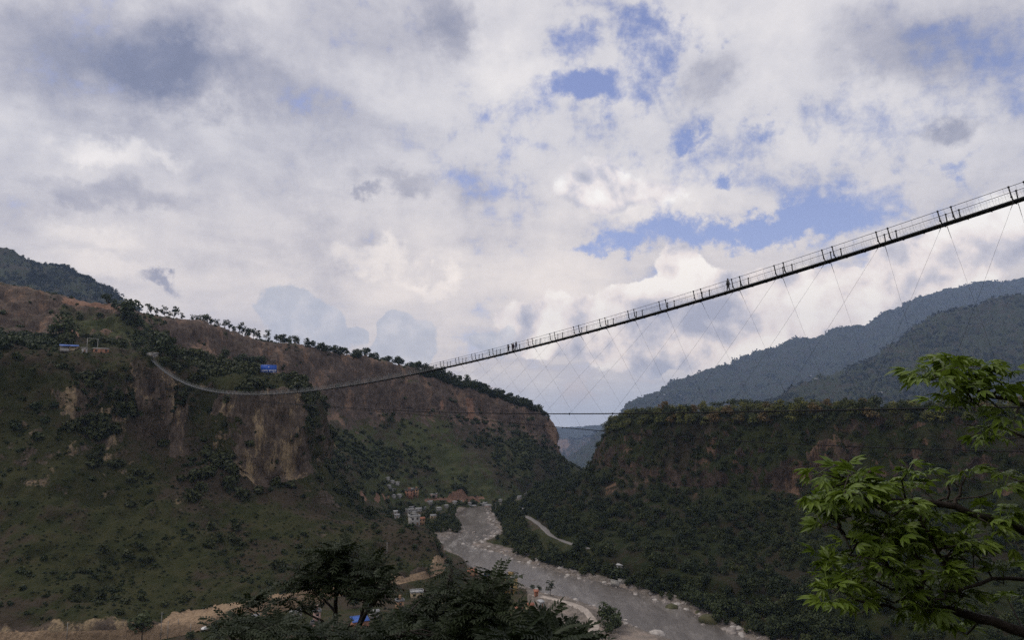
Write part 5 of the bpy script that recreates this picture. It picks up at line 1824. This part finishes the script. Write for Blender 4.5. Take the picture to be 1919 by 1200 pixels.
part('frame', fr, 'tin_roof', bb)
for a in (-.38, 0, .38):
    part('post', Parts().add(bx(a * w_ - .12, a * w_ + .12, .203, .43, -2.5, z0_ + h_ * .9)), 'steel_dark', bb)


def text_part(txt, size, x, z, parent, mat):
    cu = bpy.data.curves.new('lettering', 'FONT')
    cu.body = txt
    cu.size = size
    cu.align_x = 'CENTER'
    cu.align_y = 'CENTER'
    cu.extrude = .02
    o = bpy.data.objects.new('lettering', cu)
    COL.objects.link(o)
    dg = bpy.context.evaluated_depsgraph_get()
    me = bpy.data.meshes.new_from_object(o.evaluated_get(dg))
    bpy.data.objects.remove(o)
    xs_ = [v.co.x for v in me.vertices] or [0]
    o = bpy.data.objects.new('lettering', me)
    me.materials.clear()
    me.materials.append(M[mat])
    link(o, parent)
    o.location = (x, -.03, z)
    o.rotation_euler = (math.pi / 2, 0, 0)
    return o, (max(xs_) - min(xs_))


for txt, x_, ww in (('स्वागत', -.235, .40), ('बागलुङ', .235, .46)):
    o, tw = text_part(txt, 3.2, x_ * w_, z0_ + h_ * .24, bb, 'sign_white')
    s_ = min(1.0, w_ * ww / max(tw, .1))
    o.scale = (w_ * ww / max(tw, .1), s_ * 1.15, 1)
em = Parts()
for k in range(10):
    pass
c_ = (0, z0_ + h_ * .72)
V = [(c_[0] + math.cos(a) * r, -.03 - q, c_[1] + math.sin(a) * r) for q in (0, .03) for a, r in [(math.pi / 2 + i * math.pi / 5, (.62 if i % 2 == 0 else .30)) for i in range(10)]] + [(c_[0], -.06, c_[1])]
part('emblem', Parts().add((V, [(i, (i + 1) % 10, 10 + (i + 1) % 10, 10 + i) for i in range(10)] + [(10 + i, 10 + (i + 1) % 10, 20, 20)[:3] + (20,) for i in range(0)])).add(([(c_[0] + x, -.05, c_[1] + z) for x, z in ((-.35, -.35), (.35, -.35), (.35, .35), (-.35, .35))], [(0, 1, 2, 3)])), 'sign_white', bb)


# ------------------------------------------------------------------ poles, vehicles
def pole(x, y, hpx, label, arm=True):
    p = pick(x, y) or atz(x, y, -106)
    h = hpx * p.length / F
    t = empty('utility_pole', p, .3)
    setp(t, label, 'pole')
    part('shaft', Parts().add(tube([(0, 0, -.5), (0, 0, h * .5), (0, 0, h)], [.17, .14, .10], 8)), 'concrete', t)
    if arm:
        part('crossarm', Parts().add(bx(-.8, .8, -.06, .06, h - .9, h - .75)), 'steel_dark', t)
        part('insulator', Parts().add(tube([(-.7, 0, h - .748), (-.7, 0, h - .5)], [.06, .04], 6)).add(tube([(.7, 0, h - .748), (.7, 0, h - .5)], [.06, .04], 6)), 'white_wall', t)
    return t


pole(301, 1196, 38, 'utility pole in front of the dirt road by the roadside tree')
pole(313.5, 1198, 26, 'shorter pole beside the taller utility pole at the road')
pole(357, 1186, 13, 'thin short pole between the roadside poles and the white car', False)
pole(334, 1172, 9, 'little marker pole at the foot of the road cut', False)
pole(125, 1197, 22, 'pole at the far left end of the dirt road')
pole(725, 1046, 26, 'thin pale pole on the wooded slope above the rock nose')
pole(929, 963, 18, 'pale pole in the wooded far bank near the upper river')
p = pick(651, 1118)
pp = empty('post_figure', p, 0)
setp(pp, 'dark short gatepost with a wider cap beside the dirt road', 'post')
pp.name = 'gatepost'
part('shaft', Parts().add(tube([(0, 0, -.3), (0, 0, 1.8)], [.28, .28], 8)), 'dark_roof', pp)
part('cap', Parts().add(tube([(0, 0, 1.803), (0, 0, 2.2), (0, 0, 2.6)], [.55, .6, .3], 8)), 'dark_roof', pp)

M['car_white'] = plain('white car paint', (.70, .70, .68), .3, .06, 2, spec=.5)
M['car_black'] = plain('car trim', (.02, .02, .02), .6)
M['tyre'] = plain('tyre', (.02, .02, .02), .9)
M['lamp_red'] = plain('tail lamp', (.30, .02, .02), .3)


def car(p, rz, label, van=False, L_=4.3):
    t = empty('parked_car', p, rz)
    setp(t, label, 'car')
    w = .86
    if van:
        prof = [(-L_ / 2, .45), (-L_ / 2, 1.1), (-L_ / 2 + .15, 1.85), (L_ / 2 - 1.0, 1.85), (L_ / 2 - .55, 1.15), (L_ / 2, .95), (L_ / 2, .45)]
    else:
        prof = [(-L_ / 2, .38), (-L_ / 2, .85), (-L_ / 2 + .25, 1.0), (-L_ / 2 + .75, 1.48), (.35, 1.5), (1.05, .98), (L_ / 2 - .1, .82), (L_ / 2, .6), (L_ / 2, .38)]
    n = len(prof)
    bm = bmesh.new()
    vs = [[bm.verts.new((x, s * (w if z < 1.05 else w * .86), z)) for x, z in prof] for s in (-1, 1)]
    for i in range(n):
        bm.faces.new((vs[0][i], vs[0][(i + 1) % n], vs[1][(i + 1) % n], vs[1][i]))
    bm.faces.new(vs[0][::-1])
    bm.faces.new(vs[1])
    bmesh.ops.recalc_face_normals(bm, faces=bm.faces)
    bmesh.ops.bevel(bm, geom=bm.edges[:], offset=.06, segments=2, affect='EDGES')
    me = bpy.data.meshes.new('body')
    bm.to_mesh(me)
    bm.free()
    me.materials.append(M['car_white'])
    link(bpy.data.objects.new('body', me), t)
    for s in (-1, 1):
        if van:
            part('side_window', Parts().add(bx(-L_ / 2 + .4, L_ / 2 - 1.25, s * w * .885 - .02, s * w * .885 + .02, 1.15, 1.65)), 'car_black', t)
        else:
            y = s * w * .90
            part('side_window', Parts().add(([(-1.35, y + .045 * s, 1.03), (.85, y + .045 * s, 1.03), (.25, y - .012 * s, 1.42), (-1.2, y - .012 * s, 1.42), (-1.35, y, 1.03), (.85, y, 1.03), (.25, y - .05 * s, 1.42), (-1.2, y - .05 * s, 1.42)], [(0, 1, 2, 3), (4, 7, 6, 5), (0, 4, 5, 1), (1, 5, 6, 2), (2, 6, 7, 3), (3, 7, 4, 0)])), 'car_black', t)
        part('tail_lamp', Parts().add(bx(-L_ / 2 - .02, -L_ / 2 + .04, s * .62 - .14, s * .62 + .14, .68, .82)), 'lamp_red', t)
        part('headlight', Parts().add(bx(L_ / 2 - .05, L_ / 2 + .02, s * .6 - .15, s * .6 + .15, .58, .72)), 'white_wall', t)
        for x in (-L_ * .31, L_ * .31):
            wh = part('wheel', Parts().add(tube([(x, s * (w - .18), .32), (x, s * (w + .03), .32)], [.32, .32], 16)), 'tyre', t)
            part('rim', Parts().add(tube([(x, s * (w + .031), .32), (x, s * (w + .05), .32)], [.19, .17], 12)), 'steel_pale', wh)
    if not van:
        part('windscreen', Parts().add(([(.43, -.70, 1.46), (.43, .70, 1.46), (1.02, .74, 1.03), (1.02, -.74, 1.03), (.40, -.70, 1.42), (.40, .70, 1.42), (.99, .74, .99), (.99, -.74, .99)], [(0, 3, 2, 1), (4, 5, 6, 7), (0, 1, 5, 4), (1, 2, 6, 5), (2, 3, 7, 6), (3, 0, 4, 7)])), 'car_black', t)
    return t


p = pick(385, 1180)
q1, q2 = atz(375, 1181, -106.4), atz(400, 1172, -106.4)
car(Vector((p.x, p.y, floor_z(p.x, p.y) + .25)), math.atan2(q2.y - q1.y, q2.x - q1.x), 'white car driving along the dusty road below the near hill')
q1, q2 = Vector((*ROADR[6], 0)), Vector((*ROADR[7], 0))
p = q1.lerp(q2, .40)
car(Vector((p.x, p.y, floor_z(p.x, p.y) + .3)), math.atan2(q2.y - q1.y, q2.x - q1.x), 'white van on the asphalt road under the wooded cliff', True, 5.0)
# low river walls on the far bank
for a_, b_, lb_ in (((1145, 1092), (1160, 1096), 'short pale retaining wall on the far bank boulders'), ((1158, 1091), (1195, 1092.5), 'longer pale retaining wall above the far bank boulders')):
    q1, q2 = atz(*a_, -115.5), atz(*b_, -115.5)
    dd_ = (q2 - q1)
    t = link(bpy.data.objects.new('retaining_wall', Parts().add(bx(0, dd_.xy.length, -.35, .35, -2.0, 1.6)).add(bx(-.05, dd_.xy.length + .05, -.45, .45, 1.603, 1.8)).mesh('retaining_wall', M['concrete'], False)))
    t.location = q1
    t.rotation_euler = (0, 0, math.atan2(dd_.y, dd_.x))
    setp(t, lb_, 'wall')

# ------------------------------------------------------------------ foreground trees
M['leaf_dark'] = leaf_mat('dark pinnate leaves', (.011, .019, .007), (.032, .046, .016), .15, .55, .22)
M['leaf_bright'] = leaf_mat('bright palmate leaves', (.058, .106, .011), (.150, .215, .025), .34, .40, .35)


def leaflet(L_, w, droop, fold=.25):
    """(V, F) of one lanceolate leaflet along +x, two folded halves"""
    V = np.array([(0, 0, 0), (L_ * .5, 0, -fold * w - droop * L_ * .25), (L_, 0, -droop * L_), (L_ * .42, w, -droop * L_ * .18), (L_ * .42, -w, -droop * L_ * .18), (L_ * .78, w * .62, -droop * L_ * .58), (L_ * .78, -w * .62, -droop * L_ * .58)])
    return V, np.array([(0, 1, 3, 3), (1, 2, 5, 3), (0, 4, 4, 1), (1, 4, 6, 2)])


def rotz(V, a):
    c, s = math.cos(a), math.sin(a)
    return np.stack([V[:, 0] * c - V[:, 1] * s, V[:, 0] * s + V[:, 1] * c, V[:, 2]], 1)


def stem_strip(pts, w):
    V, Fq = [], []
    for p in pts:
        V += [(p[0], -w, p[2]), (p[0], w, p[2])]
    for i in range(len(pts) - 1):
        Fq.append((2 * i, 2 * i + 1, 2 * i + 3, 2 * i + 2))
    return np.array(V), np.array(Fq)


def pinnate(rng, L_=.36, pairs=6):
    Vs, Fs, off = [], [], 0
    ax = [(L_ * t, 0, -.42 * L_ * t * t) for t in np.linspace(0, 1, 6)]
    V, Fq = stem_strip(ax, .005)
    Vs.append(V)
    Fs.append(Fq)
    off = len(V)
    for i in range(pairs):
        t = .22 + .76 * i / (pairs - 1)
        for sg in (1, -1):
            V, Fq = leaflet(L_ * .29 * (1 - .35 * abs(t - .55)) * rng.uniform(.85, 1.1), L_ * .062, rng.uniform(.25, .6))
            V = rotz(V, sg * rng.uniform(1.0, 1.3)) + np.array([L_ * t, 0, -.42 * L_ * t * t])
            Vs.append(V)
            Fs.append(Fq + off)
            off += len(V)
    V, Fq = leaflet(L_ * .24, L_ * .038, .5)
    Vs.append(V + np.array([L_, 0, -.42 * L_]))
    Fs.append(Fq + off)
    return np.concatenate(Vs), np.concatenate(Fs)


def palmate(rng, pet=.13, n=6, L_=.112):
    Vs, Fs = [], []
    ax = [(pet * t, 0, .02 * math.sin(t * 2)) for t in np.linspace(0, 1, 4)]
    V, Fq = stem_strip(ax, .0035)
    Vs.append(V)
    Fs.append(Fq)
    off = len(V)
    sp_ = rng.uniform(.38, .80)
    for i in range(n):
        a = (i - (n - 1) / 2) * sp_ * rng.uniform(.85, 1.15)
        ll = L_ * (1 - .10 * abs(i - (n - 1) / 2)) * rng.uniform(.85, 1.12)
        V, Fq = leaflet(ll, ll * .195, rng.uniform(.35, .85), .30)
        Vs.append(rotz(V, a) + np.array([pet, 0, 0]))
        Fs.append(Fq + off)
        off += len(V)
    return np.concatenate(Vs), np.concatenate(Fs)


def frame_from(d, roll):
    d = Vector(d).normalized()
    up = Vector((0, 0, 1))
    y = up.cross(d)
    if y.length < .05:
        y = Vector((0, 1, 0))
    y.normalize()
    z = d.cross(y)
    m = Matrix((d, y, z)).transposed()
    return np.array(m @ Matrix.Rotation(roll, 3, 'X'))


def fg_tree(name, label, Y, trunk, limbs, blobs, ntip, protos, mat, bark, lpt, seed, twig=.5, rt=.11, depth=1.3, base=None, up=.5, group=None):
    """trunk/limbs: pixel polylines at depth Y; blobs: (x,y,rx,ry) pixel ellipses to be filled with leafy tips"""
    rng = np.random.default_rng(seed)
    W3 = Parts()
    k = Y / F
    tp = [at(x, y, Y) for x, y in trunk]
    b0 = tp[0].copy()
    b0.z = hill_z(b0.x, b0.y) - .3
    full = [b0] + ([b0.lerp(tp[0], .5) + Vector((.15, 0, 0))] if (tp[0] - b0).length > 1 else []) + tp
    origin = b0.copy()
    rr = np.linspace(rt * 1.5, rt * .35, len(full))
    W3.add(tube(full, list(rr), 10))
    segs = list(zip(full[-len(tp):], rr[-len(tp):]))
    for r0, L_ in limbs:
        dy_ = rng.uniform(-depth, depth) * .5
        P = [at(x, y, Y + dy_ * min(1, i / 2)) for i, (x, y) in enumerate(L_)]
        fine, rad_ = [], []
        for a, b in zip(P[:-1], P[1:]):
            for q in range(3):
                fine.append(a.lerp(b, q / 3) + Vector(rng.normal(size=3) * .012 * (1 if q else .2)))
        fine.append(P[-1])
        rad_ = list(np.linspace(r0, r0 * .35, len(fine)))
        W3.add(tube(fine, rad_, 7))
        segs += list(zip(fine[1:], rad_[1:]))
    sp = np.array([tuple(s[0]) for s in segs])
    tips = []
    wts = np.array([b[2] * b[3] for b in blobs], float)
    for _ in range(ntip):
        b = blobs[rng.choice(len(blobs), p=wts / wts.sum())]
        a, r = rng.random() * 6.283, math.sqrt(rng.random())
        x, y = b[0] + math.cos(a) * r * b[2], b[1] + math.sin(a) * r * b[3]
        tips.append(at(x, y, Y + rng.normal() * depth * .45))
    LV, LF, LT, off = [], [], [], 0
    for tpnt in tips:
        dd = np.linalg.norm(sp - np.array(tpnt), axis=1)
        # prefer wood that lies below or inside
        dd = dd + .25 * np.maximum(0, sp[:, 2] - tpnt.z)
        i = int(np.argmin(dd + rng.random(len(dd)) * .15))
        s = Vector(sp[i])
        m = s.lerp(tpnt, .55) + Vector(rng.normal(size=3) * .05) - Vector((0, 0, .06 * (tpnt - s).length))
        r_ = min(segs[i][1] * .55, .006 + .012 * (tpnt - s).length)
        W3.add(tube([s, m, tpnt], [r_, r_ * .75, r_ * .4], 5))
        out = (tpnt - m).normalized() if (tpnt - m).length > .01 else Vector((0, 0, 1))
        tone = rng.normal() * .25
        for q in range(lpt):
            a = q * 2.4 + rng.random()
            d = Vector((math.cos(a), math.sin(a), rng.uniform(-.25, .55 + up))) * .8 + out * .55
            M3 = frame_from(d, rng.normal() * .35)
            V, Fq = protos[int(rng.integers(len(protos)))]
            sc = rng.uniform(.72, 1.15)
            st = tpnt - out * rng.random() * twig * .35
            Vn = (V * sc) @ M3.T + np.array(st - origin)
            LV.append(Vn)
            LF.append(Fq + off)
            LT.append(np.full(len(Vn), np.clip(.5 + tone + rng.normal() * .22, 0, 1)))
            off += len(Vn)
    t = empty(name, origin)
    setp(t, label, 'tree', group)
    W3.V = [tuple(Vector(v) - origin) for v in W3.V]
    link(bpy.data.objects.new('trunk', W3.mesh('trunk', M[bark])), t)
    fc = np.concatenate(LF)
    obj_tri = np.concatenate(LV)
    # triangles stored as quads with a repeated corner are rebuilt properly
    me = bpy.data.meshes.new('crown')
    me.from_pydata(obj_tri.tolist(), [], [tuple(dict.fromkeys(f)) for f in fc.tolist()])
    a = me.attributes.new('tint', 'FLOAT', 'POINT')
    a.data.foreach_set('value', np.concatenate(LT).astype(np.float32))
    me.materials.append(M[mat])
    link(bpy.data.objects.new('crown', me), t)
    return t


R5 = np.random.default_rng(77)
PIN = [pinnate(R5) for _ in range(6)]
PINL = [pinnate(R5, .50, 9) for _ in range(4)]
PAL = [palmate(R5, R5.uniform(.07, .17), int(R5.integers(3, 8)), R5.uniform(.10, .155)) for _ in range(14)]
fg_tree('foreground_tree', 'sparse dark tree with feathery leaves and a thin upright trunk by the blue roof', 16.0, [(630, 1230), (629, 1180), (629, 1130), (632, 1080), (640, 1040)],
        [(.032, [(629, 1150), (600, 1118), (575, 1085), (560, 1060)]), (.028, [(629, 1120), (650, 1088), (662, 1060), (668, 1030)]), (.034, [(626, 1195), (605, 1165), (570, 1148), (540, 1140)]), (.032, [(628, 1205), (655, 1175), (660, 1160)]), (.026, [(630, 1100), (610, 1070), (600, 1040)]), (.032, [(620, 1215), (560, 1190), (517, 1178), (480, 1150), (462, 1140)])],
        [(642, 1036, 26, 22), (640, 1050, 30, 30), (602, 1066, 40, 30), (568, 1084, 30, 24), (640, 1078, 40, 26), (615, 1045, 24, 18), (545, 1102, 30, 10), (500, 1128, 46, 12), (474, 1134, 26, 10), (590, 1112, 36, 12), (655, 1105, 30, 14), (560, 1142, 32, 8)], 100, PIN, 'leaf_dark', 'bark_dark', 6, 501, rt=.06)
fg_tree('foreground_tree', 'dark feathery tree with a slanting trunk beside the thin upright one', 15.0, [(648, 1240), (662, 1200), (677, 1158), (684, 1125), (690, 1085)],
        [(.05, [(672, 1175), (695, 1140), (715, 1110), (726, 1092)]), (.045, [(684, 1125), (668, 1090), (672, 1060)]), (.04, [(686, 1115), (702, 1085), (705, 1058)])],
        [(690, 1064, 22, 14), (684, 1085, 30, 16), (705, 1097, 20, 15), (700, 1118, 24, 12)], 38, PIN, 'leaf_dark', 'bark_dark', 6, 502, rt=.05)
fg_tree('foreground_tree', 'tall dark spire-topped tree rising in front of the river bend', 13.5, [(842, 1260), (841, 1190), (840, 1120), (843, 1085), (846, 1066)],
        [(.05, [(840, 1150), (812, 1125), (795, 1108)]), (.05, [(840, 1140), (868, 1118), (885, 1105)]), (.06, [(841, 1190), (800, 1170), (765, 1150)]), (.06, [(841, 1195), (880, 1170), (900, 1150)])],
        [(846, 1074, 12, 6), (845, 1098, 24, 10), (842, 1122, 38, 12), (845, 1145, 48, 14), (800, 1160, 45, 20), (760, 1172, 40, 20), (840, 1180, 70, 20), (730, 1194, 40, 12)], 105, PIN, 'leaf_dark', 'bark_dark', 7, 503, rt=.10)
fg_tree('foreground_tree', 'dark broad tree whose dense top stands before the yellow house', 12.5, [(935, 1270), (932, 1200), (936, 1150), (940, 1110), (943, 1080)],
        [(.06, [(934, 1190), (905, 1160), (890, 1140)]), (.05, [(938, 1130), (920, 1100), (915, 1085)]), (.05, [(938, 1115), (948, 1098), (950, 1088)])],
        [(936, 1084, 13, 7), (922, 1100, 18, 8), (902, 1124, 26, 12), (892, 1150, 40, 16), (885, 1182, 58, 18)], 105, PIN, 'leaf_dark', 'bark_dark', 7, 504, rt=.11)
fg_tree('foreground_tree', 'dark tree with long palm-like feather leaves, nearest to the sand spit', 11.5, [(1035, 1300), (1030, 1245), (1025, 1212), (1022, 1196)],
        [(.05, [(1030, 1235), (1055, 1215), (1072, 1208)]), (.05, [(1029, 1235), (995, 1212), (975, 1205)])],
        [(1022, 1194, 14, 5), (996, 1204, 26, 6), (1046, 1208, 20, 6), (950, 1208, 30, 8), (1072, 1216, 20, 6)], 34, PINL, 'leaf_dark', 'bark_dark', 8, 505, rt=.10, up=.9)
fg_tree('foreground_tree', 'low dark leafy tree filling the frame bottom under the thin upright tree', 12.0, [(690, 1300), (692, 1250), (700, 1215), (705, 1195)],
        [(.05, [(695, 1230), (730, 1200), (760, 1185)]), (.05, [(693, 1235), (650, 1215), (600, 1205)])],
        [(740, 1190, 45, 18), (790, 1192, 50, 14), (700, 1200, 40, 12), (560, 1198, 60, 10), (620, 1205, 60, 10), (860, 1195, 70, 14)], 50, PIN, 'leaf_dark', 'bark_dark', 7, 506, rt=.10)
fg_tree('foreground_tree', 'low dark bushy tree left of the sparse feathery tree', 14.0, [(455, 1300), (458, 1240), (455, 1200), (452, 1180)],
        [(.04, [(456, 1225), (430, 1190), (422, 1175)]), (.04, [(457, 1225), (490, 1190), (505, 1180)])],
        [(450, 1172, 40, 14), (500, 1185, 50, 14), (445, 1192, 50, 10), (530, 1170, 30, 12)], 34, PIN, 'leaf_dark', 'bark_dark', 7, 507, rt=.08)
# bright palmate tree close at hand
fg_tree('foreground_tree', 'bright green tree with hand-shaped leaves, closest to the camera', 6.0, [(1985, 1330), (1962, 1200), (1950, 1050), (1945, 900), (1938, 760), (1930, 640)],
        [(0.045, [(1955, 1200), (1860, 1165), (1802, 1150), (1749, 1135), (1727, 1123), (1704, 1095), (1672, 1070), (1642, 1047), (1605, 1019), (1579, 999), (1570, 975)]),
         (0.036, [(1948, 1010), (1870, 978), (1802, 956), (1755, 945), (1698, 941), (1660, 943), (1613, 934), (1591, 914), (1580, 895)]),
         (0.022, [(1727, 1123), (1732, 1087), (1722, 1050), (1715, 1036), (1708, 1000)]), (0.022, [(1802, 1120), (1778, 1075), (1755, 1030), (1732, 990), (1725, 965)]),
         (0.017, [(1730, 1140), (1681, 1143), (1640, 1138), (1596, 1123), (1575, 1110)]), (0.016, [(1718, 1124), (1690, 1124), (1639, 1125)]), (0.014, [(1704, 1104), (1680, 1103), (1653, 1098), (1620, 1080)]),
         (0.019, [(1948, 1090), (1860, 1085), (1790, 1110), (1752, 1125)]), (0.017, [(1755, 945), (1775, 935), (1775, 905)]), (0.017, [(1790, 950), (1800, 915), (1810, 890)]),
         (0.022, [(1936, 760), (1860, 745), (1801, 719), (1775, 700), (1752, 692)]), (0.014, [(1860, 745), (1800, 726), (1772, 722)]), (0.014, [(1610, 1022), (1640, 1010), (1655, 995)]), (0.014, [(1940, 830), (1880, 805), (1830, 800)])],
        [(1580, 895, 62, 16), (1555, 945, 42, 36), (1590, 930, 50, 34), (1640, 915, 45, 22), (1720, 900, 60, 22), (1775, 895, 50, 22), (1690, 930, 60, 22), (1850, 900, 60, 25), (1580, 985, 36, 26), (1650, 985, 40, 26), (1710, 975, 50, 26), (1760, 985, 50, 36), (1610, 1040, 40, 28), (1575, 1075, 38, 26),
         (1560, 1110, 32, 22), (1620, 1090, 46, 24), (1660, 1060, 40, 24), (1640, 1125, 55, 18), (1690, 1030, 36, 36), (1735, 1040, 40, 36), (1790, 1045, 50, 36), (1780, 1100, 50, 30), (1720, 1145, 40, 14), (1790, 1160, 40, 22), (1860, 1000, 50, 40), (1880, 1100, 50, 50), (1780, 695, 42, 16), (1768, 715, 34, 16), (1800, 735, 30, 25), (1860, 720, 45, 30), (1880, 800, 40, 30), (1750, 738, 14, 10), (1775, 698, 44, 18), (1770, 715, 40, 20), (1800, 730, 40, 28), (1850, 715, 50, 30), (1790, 750, 30, 20), (1745, 705, 16, 12), (1745, 705, 16, 12), (1795, 780, 20, 14)],
        142, PAL, 'leaf_bright', 'bark_dark', 6, 510, twig=.2, rt=.13, depth=.55, up=.15)

# ------------------------------------------------------------------ air
def haze_box():
    x0, x1, y0, y1, z0, z1 = -9000, 9000, -300, 14800, -1250, 1900
    V = [(x, y, z) for z in (z0, z1) for y in (y0, y1) for x in (x0, x1)]
    Fq = [(0, 2, 3, 1), (4, 5, 7, 6), (0, 1, 5, 4), (2, 6, 7, 3), (0, 4, 6, 2), (1, 3, 7, 5)]
    m = bpy.data.materials.new('haze air')
    m.use_nodes = True
    t = m.node_tree
    t.nodes.clear()
    v = t.nodes.new('ShaderNodeVolumePrincipled')
    v.inputs['Color'].default_value = (.46, .63, 1.0, 1)
    v.inputs['Density'].default_value = 0.50e-4
    v.inputs['Anisotropy'].default_value = 0.0
    o = t.nodes.new('ShaderNodeOutputMaterial')
    t.links.new(v.outputs[0], o.inputs['Volume'])
    setp(obj_np('haze', V, Fq, m), kind='stuff')


haze_box()
